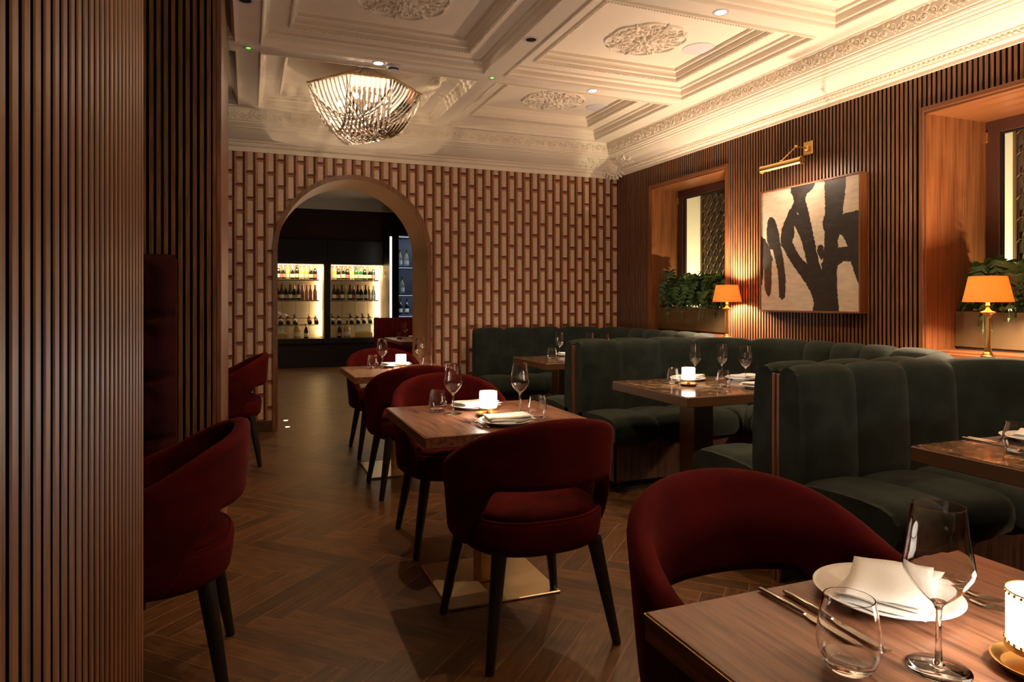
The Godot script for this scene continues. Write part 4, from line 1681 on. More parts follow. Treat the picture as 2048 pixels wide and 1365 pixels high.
func painting() -> void:
	var o := thing("painting", "large abstract painting of black strokes on cream in a walnut frame", "painting", P(RIGHT, 1.1355, 3.856))
	var w := 0.482
	var h := 0.966
	var px := -0.07
	# flat canvas
	var im := Image.create(512, 512, false, Image.FORMAT_RGB8)
	var black := []
	var cream := []
	var src := [
		[[160, 612], [205, 630], [240, 672], [270, 730], [296, 800], [290, 808], [282, 850], [283, 990], [272, 1092], [248, 1105], [220, 1075], [205, 1030], [203, 920], [195, 868], [188, 930], [176, 1010], [160, 1020]],
		[[240, 480], [262, 455], [290, 450], [320, 475], [340, 530], [362, 590], [368, 650], [395, 760], [412, 860], [425, 960], [420, 1110], [385, 1130], [358, 1105], [358, 1000], [345, 900], [318, 790], [290, 715], [262, 715], [235, 650], [228, 600], [230, 550]],
		[[470, 190], [690, 140], [655, 210], [620, 240], [598, 280], [605, 320], [625, 400], [650, 520], [675, 650], [690, 740], [715, 850], [740, 800], [840, 1240], [655, 1240], [668, 1150], [640, 1060], [600, 990], [550, 920], [520, 880], [490, 840], [440, 770], [400, 700], [378, 680], [375, 620], [385, 550], [410, 490], [440, 430], [460, 380], [475, 375], [500, 320], [495, 280], [470, 235]],
		[[745, 120], [893, 90], [885, 250], [870, 420], [990, 385], [990, 1010], [965, 990], [940, 900], [920, 810], [880, 810], [840, 840], [832, 900], [835, 1050], [848, 1240], [660, 1240], [690, 1000], [722, 880], [735, 800], [745, 690], [748, 560], [735, 530], [733, 480], [740, 440], [752, 420], [750, 300]],
		[[692, 710], [700, 680], [720, 668], [740, 690], [745, 760], [725, 800], [712, 780], [695, 745]]]
	var holes := [
		[[503, 510], [530, 560], [560, 620], [585, 710], [612, 830], [560, 780], [520, 720], [485, 645], [505, 600]],
		[[850, 590], [870, 600], [890, 650], [900, 690], [870, 692], [840, 700], [838, 650]],
		[[705, 765], [716, 790], [722, 830], [728, 880], [718, 870], [708, 815]],
		[[530, 405], [541, 410], [538, 425], [531, 418]]]
	for set in [[src, black], [holes, cream]]:
		for poly in set[0]:
			var q := PackedVector2Array()
			for p in poly:
				var s: float = (p[0] - 168.0) / 803.0
				var top := 268.0 - 173.0 * s
				var low := 1216.0 + 10.0 * s
				q.append(Vector2(s / (1.196 - 0.196 * s), (p[1] - top) / (low - top)) * 512.0)
			set[1].append(q)
	var nz := FastNoiseLite.new()
	nz.seed = 5
	nz.frequency = 0.02
	nz.fractal_octaves = 4
	var n2 := FastNoiseLite.new()
	n2.seed = 6
	n2.frequency = 0.06
	var pale := lin(0.60, 0.49, 0.37)
	var ink := lin(0.018, 0.013, 0.011)
	for j in 512:
		for i in 512:
			var p := Vector2(i + n2.get_noise_2d(i, j) * 4.0, j + n2.get_noise_2d(j + 700, i) * 4.0)
			var dark := false
			for q in black:
				if Geometry2D.is_point_in_polygon(p, q):
					dark = true
					break
			if dark:
				for q in cream:
					if Geometry2D.is_point_in_polygon(p, q):
						dark = false
						break
			var v := nz.get_noise_2d(i * 0.6, j * 2.0)
			if dark:
				im.set_pixel(i, j, ink.lightened(maxf(0.0, v * 0.1)))
			else:
				im.set_pixel(i, j, pale.darkened(0.05 - v * 0.09))
	var m := mat("painted_canvas", Color.WHITE, 0.5)
	m.albedo_texture = ImageTexture.create_from_image(im)
	m.texture_repeat = false
	var st := begin()
	st.set_smooth_group(-1)
	var a := [Vector3(px + 0.008, 0.014, -w + 0.014), Vector3(px + 0.008, h - 0.014, -w + 0.014), Vector3(px + 0.008, h - 0.014, w - 0.014), Vector3(px + 0.008, 0.014, w - 0.014)]
	var uv := [Vector2(0, 1), Vector2(0, 0), Vector2(1, 0), Vector2(1, 1)]
	for k in [0, 2, 1, 0, 3, 2]:
		st.set_uv(uv[k])
		st.add_vertex(a[k])
	part(o, "canvas", done(st), m)
	part(o, "stretcher", box(Vector3(px + 0.01, 0.012, -w + 0.012), Vector3(-0.005, h - 0.012, w - 0.012)), M["dark_wood"])
	for q in [[0.0, 0.013, -w, w], [h - 0.013, h, -w, w], [0.013, h - 0.013, -w, -w + 0.013], [0.013, h - 0.013, w - 0.013, w]]:
		part(o, "frame_bar", box(Vector3(px, q[0], q[2]), Vector3(-0.002, q[1], q[3]), 0.002), M["casing"])


func chandelier(label: String, at: Vector3, energy: float, rods: String) -> void:
	var o := thing("chandelier", label, "chandelier", at, 0.0, "glass rod chandeliers")
	var ring := [Vector2(-0.185, 0.335), Vector2(0.17, 0.335), Vector2(0.455, 0.03), Vector2(0.2, -0.34), Vector2(-0.19, -0.34), Vector2(-0.445, 0.01)]
	var st := begin()
	var pts := PackedVector3Array()
	for q in ring:
		pts.append(Vector3(q.x, 0, q.y))
	for k in 6:
		tube(st, PackedVector3Array([pts[k], pts[(k + 1) % 6]]), 0.006, 6)
		for j in 12:
			var p := pts[k].lerp(pts[(k + 1) % 6], j / 12.0)
			ball(st, p + Vector3(0, 0.006, 0), Vector3(0.006, 0.006, 0.006), 5, 3)
	part(o, "hanging_frame", done(st), M["brass_brushed"])
	st = begin()
	var plate := PackedVector2Array()
	for q in ring:
		plate.append(q * 0.9)
	prism(st, plate, 0.004, 0.01, Transform3D(Basis(Vector3(1, 0, 0), Vector3(0, 0, 1), Vector3(0, 1, 0)), Vector3.ZERO))
	part(o, "top_plate", done(st), M["speaker_white"])
	part(o, "canopy", turned([Vector2(0.0, 0.175), Vector2(0.07, 0.175), Vector2(0.07, 0.165), Vector2(0.06, 0.158), Vector2(0.0, 0.156)], 32), M["speaker_white"])
	st = begin()
	for k in 6:
		tube(st, PackedVector3Array([pts[k], Vector3(pts[k].x * 0.12, 0.158, pts[k].z * 0.12)]), 0.002, 5)
	part(o, "stay_rods", done(st), M["brass_brushed"])
	# families of rods, each sagging from one side of the frame to the opposite one
	var fams := [[5, 0, 3, 2, 10, 0.425], [0, 1, 4, 3, 9, 0.34], [1, 2, 5, 4, 9, 0.27]]
	for f in fams:
		for k in f[4]:
			var t: float = (k + 0.5) / f[4]
			var a: Vector3 = pts[f[0]].lerp(pts[f[1]], t)
			var b: Vector3 = pts[f[2]].lerp(pts[f[3]], t)
			var path := PackedVector3Array()
			for j in 25:
				var s := j / 24.0
				var p := a.lerp(b, s)
				p.y = -f[5] * pow(sin(PI * s), 0.72) * (1.0 - 0.04 * absf(t - 0.5))
				path.append(p)
			st = begin()
			tube(st, path, 0.0165, 3, 1.0, false, -1)
			part(o, "glass_rod", done(st), M[rods])
	for k in 5:
		var a := TAU * k / 5.0
		st = begin()
		ball(st, Vector3(cos(a) * 0.13, -0.11, sin(a) * 0.13), Vector3(0.017, 0.026, 0.017), 10, 6)
		part(o, "light_bulb", done(st), M["chandelier_bulb"])
		omni(o, Vector3(cos(a) * 0.13, -0.11, sin(a) * 0.13), Color(1.0, 0.86, 0.7), energy / 5.0, 0.017)
		part(o, "bulb_arm", bar(Vector3(cos(a) * 0.03, 0.16, sin(a) * 0.03), Vector3(cos(a) * 0.13, -0.085, sin(a) * 0.13), 0.003, 0.003, 6), M["brass_brushed"])


func ceiling_fittings() -> void:
	var lit := [[0.874, 4.87, "above the chandelier coffer edge"], [2.615, 4.87, "between the two medallion coffers"], [2.615, 3.27, "near the top edge of the picture"], [0.874, 3.27, ""], [2.615, 1.66, ""]]
	var i := 0
	for q in lit:
		var e: float = G["e_down"]
		var o := thing("ceiling_downlight", "small lit ceiling downlight " + (q[2] if q[2] != "" else ["over the middle walnut table", "over the near booth"][i - 3]), "downlight", P(q[0], SOFFIT, q[1]), 0.0, "lit downlights in the beams")
		part(o, "trim_ring", turned([Vector2(0.047, 0.0), Vector2(0.047, -0.003), Vector2(0.043, -0.005), Vector2(0.034, -0.003), Vector2(0.032, 0.004)], 28), M["speaker_white"])
		part(o, "lamp_lens", turned([Vector2(0.0, -0.0022), Vector2(0.03, -0.002), Vector2(0.036, -0.002)], 24), M["downlight_lens"])
		spot(o, Vector3(0, -0.012, 0), Vector3.DOWN, Color(1.0, 0.82, 0.63), e, 62.0, 0.018, 0.8)
		i += 1
	for q in [[1.727, 4.065, "on the long beam between the medallions"], [-0.018, 4.13, "at the top left corner"]]:
		var o := thing("ceiling_vent", "round black empty ceiling opening " + q[2], "vent", P(q[0], SOFFIT, q[1]), 0.0, "dark round openings in the beams")
		part(o, "trim_ring", turned([Vector2(0.052, 0.0), Vector2(0.052, -0.003), Vector2(0.047, -0.005), Vector2(0.036, -0.003), Vector2(0.034, 0.0)], 28), M["speaker_white"])
		part(o, "dark_throat", turned([Vector2(0.0, -0.0015), Vector2(0.036, -0.0015)], 24), M["felt"])
	for q in [[1.745, 4.87, "where the beams cross beside the chandelier"], [0.0, 4.9, "on the beam crossing at the left"]]:
		var o := thing("emergency_light", "tiny green indicator light " + q[2], "indicator", P(q[0], SOFFIT, q[1]), 0.0, "green indicators on the beams")
		part(o, "trim_ring", turned([Vector2(0.036, 0.0), Vector2(0.036, -0.002), Vector2(0.03, -0.004), Vector2(0.022, -0.003), Vector2(0.02, 0.0)], 24), M["speaker_white"])
		part(o, "green_lamp", turned([Vector2(0.0, -0.006), Vector2(0.009, -0.005), Vector2(0.013, -0.001)], 16), M["green_led"])
	for q in [[3.114, 4.147, "near"], [3.15, 5.76, "far"]]:
		var o := thing("ceiling_speaker", "round white ceiling speaker beside the %s medallion" % q[2], "speaker", P(q[0], 3.1, q[1]), 0.0, "round ceiling speakers")
		part(o, "rim", turned([Vector2(0.116, 0.0), Vector2(0.116, -0.004), Vector2(0.112, -0.006), Vector2(0.107, -0.004)], 40), M["speaker_white"])
		part(o, "speaker_grille", turned([Vector2(0.0, -0.005), Vector2(0.09, -0.0045), Vector2(0.107, -0.0035)], 40), M["speaker_white"])
	var sd := thing("smoke_detector", "white smoke detector on the beam right of the chandelier", "detector", P(0.985, SOFFIT, 4.885))
	part(sd, "housing", turned([Vector2(0.052, 0.0), Vector2(0.052, -0.012), Vector2(0.046, -0.022), Vector2(0.04, -0.024)], 32), M["speaker_white"])
	part(sd, "sensor_slot", turned([Vector2(0.034, -0.022), Vector2(0.034, -0.034)], 24), M["felt"])
	part(sd, "sensor_cap", turned([Vector2(0.0, -0.044), Vector2(0.03, -0.042), Vector2(0.036, -0.034), Vector2(0.0, -0.033)], 24), M["speaker_white"])


# ---------------------------------------------------------------- planters
func frond_mesh(sd: int) -> ArrayMesh:
	var r := RandomNumberGenerator.new()
	r.seed = sd
	var st := begin()
	var n := 14
	var L := r.randf_range(0.15, 0.25)
	var rise := r.randf_range(0.1, 0.26)
	var droop := r.randf_range(0.08, 0.26)
	var spine := []
	for k in n + 1:
		var t := float(k) / n
		spine.append(Vector3(L * (t - 0.25 * t * t), rise * sin(t * PI * 0.75) * 1.3 - droop * t * t * t, 0.012 * sin(t * 6.0 + sd)))
	tube(st, PackedVector3Array(spine), 0.0022, 5)
	# lobed leaf blade with ragged edges: pinnae on both sides
	for k in range(1, n):
		var t := float(k) / n
		var wide := 0.056 * sin(PI * pow(t, 0.7)) * r.randf_range(0.75, 1.2) + 0.008
		for s in [-1.0, 1.0]:
			var a: Vector3 = spine[k - 1]
			var b: Vector3 = spine[k + 1]
			var dir := (b - a).normalized()
			var m: Vector3 = spine[k]
			var out := Vector3(0, 0, s) * wide + dir * wide * 0.45 + Vector3(0, r.randf_range(-0.3, 0.12) * wide, 0)
			var tip := m + out
			var half := dir * 0.0105
			var midp := m + out * 0.55 + dir * 0.006
			var lift := Vector3(0, 0.003, 0)
			st.set_smooth_group(-1)
			quad(st, m - half, m + half, midp + half * 0.95 + lift, midp - half * 1.1 + lift)
			quad(st, midp - half * 1.1 + lift, midp + half * 0.95 + lift, tip + half * 0.2, tip - half * 0.25)
	var tp: Vector3 = spine[n]
	var dr: Vector3 = (spine[n] - spine[n - 1]).normalized()
	quad(st, tp, tp + Vector3(0, 0, 0.006), tp + dr * 0.025, tp + Vector3(0, 0, -0.006))
	return done(st)


func planter(n: int, s: Array, x: float) -> void:
	var d0: float = s[0] + 0.05
	var d1: float = s[1] - 0.05
	var y0 := WIN_LOW + 0.046
	var where: String = ["in the window beside the patterned wall", "in the window behind the larger lamp"][n - 1]
	var o := thing("planter", "long bronze planter box " + where, "planter", Vector3.ZERO, 0.0, "bronze planters on the window sills")
	part(o, "trough", bxd(x, x + 0.2, y0 + 0.012, y0 + 0.235, d0, d1, 0.004), M["planter_bronze"])
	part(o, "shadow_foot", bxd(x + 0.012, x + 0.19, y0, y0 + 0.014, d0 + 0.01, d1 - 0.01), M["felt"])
	part(o, "soil", bxd(x + 0.008, x + 0.192, y0 + 0.2, y0 + 0.238, d0 + 0.008, d1 - 0.008), M["soil"])
	if not G.has("fronds"):
		G["fronds"] = []
		for k in 7:
			G["fronds"].append(frond_mesh(100 + k))
	var r := RandomNumberGenerator.new()
	r.seed = 70 + n
	var clumps := 5
	for c in clumps:
		var cd := lerpf(d1 - 0.13, d0 + 0.13, c / float(clumps - 1))
		var f := thing("fern", "leafy green fern %s, %s from the far end" % [where, ["first", "second", "third", "fourth", "fifth"][c]], "fern", P(x + 0.09, y0 + 0.235, cd), 0.0, "ferns in the window planters")
		for k in 38:
			var fm: Mesh = G["fronds"][r.randi() % 7]
			var fr := part(f, "frond", fm, M["leaf%d" % (r.randi() % 3)], Vector3(r.randf_range(-0.06, 0.05), 0.0, r.randf_range(-0.1, 0.1)))
			var facing := PI + r.randf_range(-1.7, 1.7)
			if r.randf() < 0.2:
				facing = r.randf_range(-1.2, 1.2)
			if c == 0:
				facing = PI + r.randf_range(-0.1, 1.6)
			elif c == clumps - 1:
				facing = PI + r.randf_range(-1.6, 0.1)
			var q := r.randf_range(0.75, 1.3)
			fr.rotation = Vector3(r.randf_range(-0.3, 0.3), facing, r.randf_range(-0.15, 1.1))
			fr.scale = Vector3(q, q, q)
			# keep each frond clear of the window lining and the glass
			for attempt in 4:
				var bb := fr.transform * fm.get_aabb()
				var lo_d := cd - bb.end.z
				var hi_d := cd - bb.position.z
				if hi_d < d1 + 0.002 and lo_d > d0 - 0.002 and x + 0.09 + bb.end.x < RIGHT + s[2] - 0.004:
					break
				if attempt == 0:
					fr.rotation.y = -fr.rotation.y
				elif attempt == 1:
					fr.rotation.y = PI + r.randf_range(-0.25, 0.25)
				else:
					fr.scale *= 0.7


# ---------------------------------------------------------------- bench beside the pier
func tufted_bench() -> void:
	var o := thing("tufted_bench", "tall dark red tufted bench back against the slatted pier", "bench", Vector3.ZERO)
	var x1 := -0.318
	var df := 3.45
	var st := begin()
	var rows := []
	var nx := 60
	var ny := 60
	for i in nx + 1:
		var u := float(i) / nx
		var x := x1 - u * 1.15
		var row := PackedVector3Array()
		for j in ny + 1:
			var v := float(j) / ny
			var y := 0.42 + v * 1.02
			# buttons every 0.285 m down and 0.3 m along, with a crease between the rows
			var cy := absf(fposmod((y - 1.155) / 0.285 + 0.5, 1.0) - 0.5) * 0.285
			var bx := absf(fposmod((x - (x1 - 0.17)) / 0.3 + 0.5, 1.0) - 0.5) * 0.3
			var rr := sqrt(bx * bx + cy * cy)
			var pull := 0.045 * exp(-rr * rr / 0.0016) + 0.03 * exp(-cy * cy / 0.00016)
			var ang := atan2(cy, bx)
			pull += 0.006 * sin(ang * 9.0) * exp(-rr / 0.09) * smooth(0.01, 0.04, rr)
			var edge := minf(minf(u * 1.15, 1.02 * (1.0 - v)), 0.06) / 0.06
			var dd := df + pull + 0.055 * pow(1.0 - edge, 2.0)
			row.append(P(x, y, dd))
		rows.append(row)
	loft(st, rows, false, 1)
	part(o, "tufted_face", done(st), M["dark_red_velvet"])
	part(o, "back_body", bxd(x1 - 1.15, x1, 0.1, 1.44, df + 0.05, 3.62, 0.02), M["dark_red_velvet"])
	part(o, "seat", bxd(x1 - 1.15, x1 - 0.02, 0.2, 0.46, 2.95, df + 0.04, 0.04), M["dark_red_velvet"])
	part(o, "plinth", bxd(x1 - 1.15, x1 - 0.06, 0.0, 0.2, 3.0, df), M["dark_wood"])


# ---------------------------------------------------------------- wine room beyond the arch
func bottle_proto(glassm: String, foil: String, labelm: String, wide: float, tall: float) -> Node3D:
	var g := Node3D.new()
	var r := 0.044 * wide
	var h := tall
	part(g, "glass_body", turned([Vector2(0.0, 0.0), Vector2(r * 0.95, 0.0), Vector2(r, 0.006), Vector2(r, h * 0.5), Vector2(r * 0.92, h * 0.58), Vector2(r * 0.6, h * 0.7), Vector2(r * 0.4, h * 0.78), Vector2(0.0145, h * 0.88), Vector2(0.0145, h * 0.985), Vector2(0.0, h * 0.985)], 18, 0.9), M[glassm])
	part(g, "foil", turned([Vector2(r * 0.43, h * 0.765), Vector2(0.0165, h * 0.87), Vector2(0.0165, h * 0.94), Vector2(0.0185, h * 0.945), Vector2(0.0185, h * 0.985), Vector2(0.012, h), Vector2(0.0, h)], 14, 0.9), M[foil])
	if labelm != "":
		part(g, "paper_label", turned([Vector2(r + 0.0008, h * 0.12), Vector2(r + 0.0008, h * 0.36)], 18), M[labelm])
	return g


func put_bottle(kind: int, label: String, group: String, at: Vector3, tilt := 0.0) -> void:
	var b: Node3D = G["bottles"][kind].duplicate()
	b.name = numbered("bottle")
	add_child(b)
	b.position = at
	b.scale = Vector3(0.91, 0.91, 0.91)
	if tilt != 0.0:
		b.rotation.x = tilt
	tag(b, label, "bottle", group)


const ORD := ["first", "second", "third", "fourth", "fifth", "sixth", "seventh", "eighth", "ninth", "tenth", "eleventh", "twelfth", "thirteenth", "fourteenth"]


func wine_room() -> void:
	var D := 12.9
	# shell
	var s := structure("wall_far", "burgundy back wall of the wine room", "wall")
	part(s, "panel", bxd(-2.6, 5.2, 0, 3.4, 13.5, 13.7), M["burgundy_wall"])
	var sl := structure("wall_wine_left", "burgundy side wall of the wine room", "wall")
	part(sl, "panel", bxd(-2.6, -2.4, 0, 3.4, 7.4, 13.5), M["burgundy_wall"])
	var sr := structure("wall_wine_right", "burgundy side wall beyond the fridge", "wall")
	part(sr, "panel", bxd(5.0, 5.2, 0, 3.4, 7.36, 13.5), M["burgundy_wall"])
	part(sr, "return_panel", bxd(4.5, 5.0, 0, 3.4, 7.36, 7.5), M["burgundy_wall"])
	var c := structure("ceiling_far", "cream ceiling of the wine room", "ceiling")
	part(c, "slab", bxd(-2.6, 5.2, 3.1, 3.3, 7.36, 13.7), M["plaster"])
	var t := structure("trim_4", "cream cornice in the wine room", "cornice")
	var st := begin()
	st.set_smooth_group(-1)
	var pr := [[0.0, 2.94], [0.02, 2.94], [0.03, 2.97], [0.06, 2.99], [0.12, 3.05], [0.18, 3.08], [0.2, 3.1]]
	for k in pr.size() - 1:
		qo(st, P(-2.4, pr[k][1], D + 0.1 - pr[k][0]), P(5.0, pr[k][1], D + 0.1 - pr[k][0]), P(5.0, pr[k + 1][1], D + 0.1 - pr[k + 1][0]), P(-2.4, pr[k + 1][1], D + 0.1 - pr[k + 1][0]), Vector3(0, -1, 1))
	part(t, "moulding", done(st), M["plaster"])
	var up := structure("wall_bulkhead", "dark burgundy papered wall above the wine cabinets", "wall")
	part(up, "panel", bxd(-2.4, 5.0, 2.36, 3.1, D + 0.1, D + 0.3), M["burgundy_wall"])
	# two lit cabinets
	G["bottles"] = []
	for q in [["bottle_dark", "foil_gold", "label_cream", 1.0, 0.3], ["bottle_dark", "foil_rose", "label_rose", 1.0, 0.3], ["bottle_gold", "foil_gold", "label_cream", 1.0, 0.3], ["bottle_green", "foil_black", "label_cream", 1.0, 0.31], ["bottle_dark", "foil_black", "label_cream", 0.95, 0.32], ["bottle_rose", "foil_rose", "", 0.9, 0.31], ["bottle_dark", "foil_orange", "label_orange", 1.0, 0.31], ["bottle_clear", "foil_gold", "label_white", 1.15, 0.34], ["bottle_gold", "foil_black", "label_cream", 1.5, 0.36]]:
		G["bottles"].append(bottle_proto(q[0], q[1], q[2], q[3], q[4]))
	var bays := [[0.34, 1.315, "left"], [1.424, 2.42, "right"]]
	var rows1 := [[1, 0, 1, 2, 0, 4, 2, 2, 0, 1], [2, 0, 4, 1, 2, 3, 3, 0, 0, 1]]
	var rows2 := [[3, 6, 4, 0, 4, 0, 4, 5, 5, 5, 5], [4, 6, 4, 2, 4, 1, 4, 0, 4, 2, 3]]
	var cab := thing("wine_cabinet", "black built-in wine cabinet with two lit niches behind the arch", "cabinet", Vector3.ZERO)
	part(cab, "upper_panel", bxd(-0.9, 1.37, 1.91, 2.36, D, D + 0.4, 0.004), M["cabinet_black"])
	part(cab, "upper_panel", bxd(1.374, 2.5, 1.91, 2.36, D, D + 0.4, 0.004), M["cabinet_black"])
	part(cab, "plinth", bxd(-0.9, 2.5, 0.0, 0.42, D + 0.02, D + 0.4, 0.004), M["cabinet_black"])
	part(cab, "counter", bxd(-0.9, 2.5, 0.43, 0.53, D - 0.01, D + 0.4, 0.004), M["cabinet_black"])
	part(cab, "mullion", bxd(1.315, 1.424, 0.53, 1.91, D, D + 0.4, 0.004), M["cabinet_black"])
	part(cab, "mullion", bxd(-0.9, 0.34, 0.53, 1.91, D, D + 0.4, 0.004), M["cabinet_black"])
	part(cab, "mullion", bxd(2.42, 2.5, 0.53, 1.91, D, D + 0.4, 0.004), M["cabinet_black"])
	for b in 2:
		var x0: float = bays[b][0]
		var x1: float = bays[b][1]
		var side: String = bays[b][2]
		for k in 4:
			part(cab, "niche_panel", bxd(lerpf(x0, x1, k / 4.0) + 0.002, lerpf(x0, x1, (k + 1) / 4.0) - 0.002, 0.53, 1.91, D + 0.36, D + 0.38), M["niche_back"])
		part(cab, "niche_seam", bxd(x0, x1, 0.53, 1.91, D + 0.375, D + 0.39), M["dark_wood"])
		for e in [[x0, x0 + 0.012], [x1 - 0.012, x1]]:
			part(cab, "niche_side", bxd(e[0], e[1], 0.53, 1.91, D + 0.02, D + 0.37), M["niche_back"])
		part(cab, "led_strip", bxd(x0 + 0.02, x1 - 0.02, 1.893, 1.9, D + 0.06, D + 0.08), M["niche_led"])
		area(cab, P((x0 + x1) / 2, 1.888, D + 0.07), Vector3(0, -1, -0.45), Vector2(x1 - x0 - 0.06, 0.04), Color(1.0, 0.88, 0.68), G["e_niche"] * 0.55)
		part(cab, "led_strip", bxd(x1 - 0.024, x1 - 0.014, 0.56, 1.88, D + 0.33, D + 0.35), M["niche_led"])
		area(cab, P(x1 - 0.03, 1.22, D + 0.3), Vector3(-1, 0, -0.2), Vector2(0.04, 1.3), Color(1.0, 0.88, 0.68), G["e_niche"] * 0.35)
		for y in [1.628, 1.243]:
			part(cab, "shelf", bxd(x0 + 0.03, x1 - 0.09, y - 0.022, y, D + 0.06, D + 0.34, 0.003), M["dark_wood"])
		part(cab, "pane", bxd(x0, x1, 0.53, 1.91, D + 0.01, D + 0.016), M["pane"])
		for k in rows1[b].size():
			put_bottle(rows1[b][k], "sparkling wine bottle, %s along the upper shelf of the %s lit niche" % [ORD[k], side], "bottles on the upper shelves", P(x0 + 0.09 + k * 0.082, 1.628, D + 0.16 + 0.05 * (k % 2)))
		for k in rows2[b].size():
			put_bottle(rows2[b][k], "wine bottle, %s along the second shelf of the %s lit niche" % [ORD[k], side], "bottles on the second shelves", P(x0 + 0.08 + k * 0.074, 1.243, D + 0.15 + 0.06 * (k % 2)))
		# tilted display rack
		var xs := [x0 + 0.09, x0 + 0.21, x0 + 0.34, x0 + 0.46, x0 + 0.72, x0 + 0.84] if b == 0 else [x0 + 0.05, x0 + 0.17, x0 + 0.4, x0 + 0.52, x0 + 0.63, x0 + 0.75]
		var rk := thing("bottle_rack", "thin metal rack of tilted bottles in the %s lit niche" % side, "rack", Vector3.ZERO, 0.0, "tilted bottle racks")
		part(rk, "rail", bar(P(x0 + 0.02, 0.905, D + 0.25), P(x1 - 0.06, 0.905, D + 0.25), 0.006, 0.006, 6), M["dark_metal"])
		part(rk, "rail", bar(P(x0 + 0.02, 0.79, D + 0.12), P(x1 - 0.06, 0.79, D + 0.12), 0.006, 0.006, 6), M["dark_metal"])
		part(rk, "rail", bar(P(x0 + 0.02, 0.77, D + 0.2), P(x1 - 0.06, 0.77, D + 0.2), 0.006, 0.006, 6), M["dark_metal"])
		for k in xs.size():
			put_bottle([2, 0, 1, 3, 1, 0][k] if b == 0 else [4, 0, 4, 0, 4, 3][k], "tilted bottle, %s along the rack of the %s lit niche" % [ORD[k], side], "bottles tilted on the racks", P(xs[k], 0.815, D + 0.08), -1.0)
		# gift box and standing bottles on the counter
		var gx := x0 + 0.15 if b == 0 else x0 + 0.62
		var gb := thing("gift_box", "open golden gift box on the counter of the %s lit niche" % side, "box", P(gx, 0.53, D + 0.16), 0.0, "open gift boxes")
		part(gb, "tray", box(Vector3(-0.13, 0, -0.07), Vector3(0.17, 0.09, 0.07), 0.003), M["box_gold"])
		st = begin()
		bbox(st, Vector3(-0.13, 0, -0.006), Vector3(0.17, 0.15, 0.006), 0.002, Transform3D(Basis(Vector3.RIGHT, -0.25), Vector3(0, 0.09, -0.066)))
		part(gb, "lid", done(st), M["label_white"])
		part(gb, "packed_bottle", bar(Vector3(-0.1, 0.095, 0), Vector3(0.14, 0.1, 0), 0.03, 0.012, 10), M["bottle_gold"])
		var gs := [[0.5, 8], [0.66, 0]] if b == 0 else [[0.18, 1], [0.32, 8]]
		for k in 2:
			put_bottle(gs[k][1], "%s on the counter of the %s lit niche" % [["broad golden bottle" if gs[k][1] == 8 else "dark bottle", "broad golden bottle" if gs[k][1] == 8 else "dark bottle"][k], side], "bottles on the counter", P(x0 + gs[k][0], 0.53, D + 0.14))
	# glass door tower with a light bar
	var tw := thing("wine_fridge", "tall black glass fronted wine fridge at the right of the arch", "fridge", Vector3.ZERO)
	part(tw, "carcass", bxd(2.39, 2.52, 0, 2.5, D - 0.9, D - 0.02, 0.01), M["cabinet_black"])
	part(tw, "carcass_top", bxd(2.52, 3.6, 2.4, 2.5, D - 0.9, D - 0.02, 0.006), M["cabinet_black"])
	part(tw, "back_panel", bxd(2.52, 3.6, 0, 2.4, D - 0.25, D - 0.02), M["fridge_back"])
	part(tw, "carcass", bxd(3.6, 3.7, 0, 2.5, D - 0.9, D - 0.02, 0.006), M["cabinet_black"])
	part(tw, "light_bar", bxd(2.36, 2.389, 0.5, 2.38, D - 0.9, D - 0.87), M["white_led"])
	area(tw, P(2.35, 1.4, D - 0.91), Vector3(-1, 0, 0.5), Vector2(0.03, 1.6), Color(1.0, 0.93, 0.8), G["e_niche"] * 0.25)
	for y in [1.86, 1.36, 0.98, 0.55]:
		part(tw, "shelf", bxd(2.53, 3.58, y - 0.03, y, D - 0.82, D - 0.26, 0.003), M["fridge_shelf"])
		part(tw, "led_strip", bxd(2.54, 3.56, y - 0.036, y - 0.031, D - 0.81, D - 0.79), M["cool_led"])
		area(tw, P(3.0, y - 0.045, D - 0.78), Vector3(0, -1, -0.5), Vector2(0.9, 0.03), Color(0.8, 0.88, 1.0), G["e_niche"] * 0.12)
	part(tw, "led_strip", bxd(2.54, 3.56, 2.385, 2.392, D - 0.81, D - 0.79), M["cool_led"])
	area(tw, P(3.0, 2.37, D - 0.78), Vector3(0, -1, -0.5), Vector2(0.9, 0.05), Color(0.8, 0.88, 1.0), G["e_niche"] * 0.2)
	part(tw, "glass_door", bxd(2.52, 3.6, 0.1, 2.4, D - 0.89, D - 0.884), M["pane"])
	var fb := [[2.6, 1.86, "top"], [2.72, 1.86, "top"], [2.64, 1.36, "middle"], [2.61, 0.98, "lower"], [2.73, 0.98, "lower"]]
	for k in 5:
		put_bottle([7, 7, 7, 4, 4][k], "white wine bottle %s on the %s shelf of the glass fridge" % [["nearest the hinge", "second from the hinge", "standing alone", "nearest the hinge", "second from the hinge"][k], fb[k][2]], "bottles in the glass fridge", P(fb[k][0], fb[k][1], D - 0.6))
	# red bench, table and setting
	var be := thing("red_banquette", "ribbed red banquette in the wine room beyond the arch", "banquette", Vector3.ZERO)
	var x := 1.73
	while x < 3.4:
		st = begin()
		var rows := []
		for i in 9:
			var q := PI * i / 8.0
			rows.append(PackedVector3Array([P(x + 0.03 - cos(q) * 0.03, 0.4, 9.95 - sin(q) * 0.016), P(x + 0.03 - cos(q) * 0.03, 0.965, 9.95 - sin(q) * 0.016), P(x + 0.03 - cos(q) * 0.03, 0.975, 9.97)]))
		loft(st, rows, false, 1)
		part(be, "rib", done(st), M["red_velvet"])
		x += 0.06
	part(be, "back_body", bxd(1.73, 3.4, 0.0, 0.975, 9.95, 10.05, 0.01), M["red_velvet"])
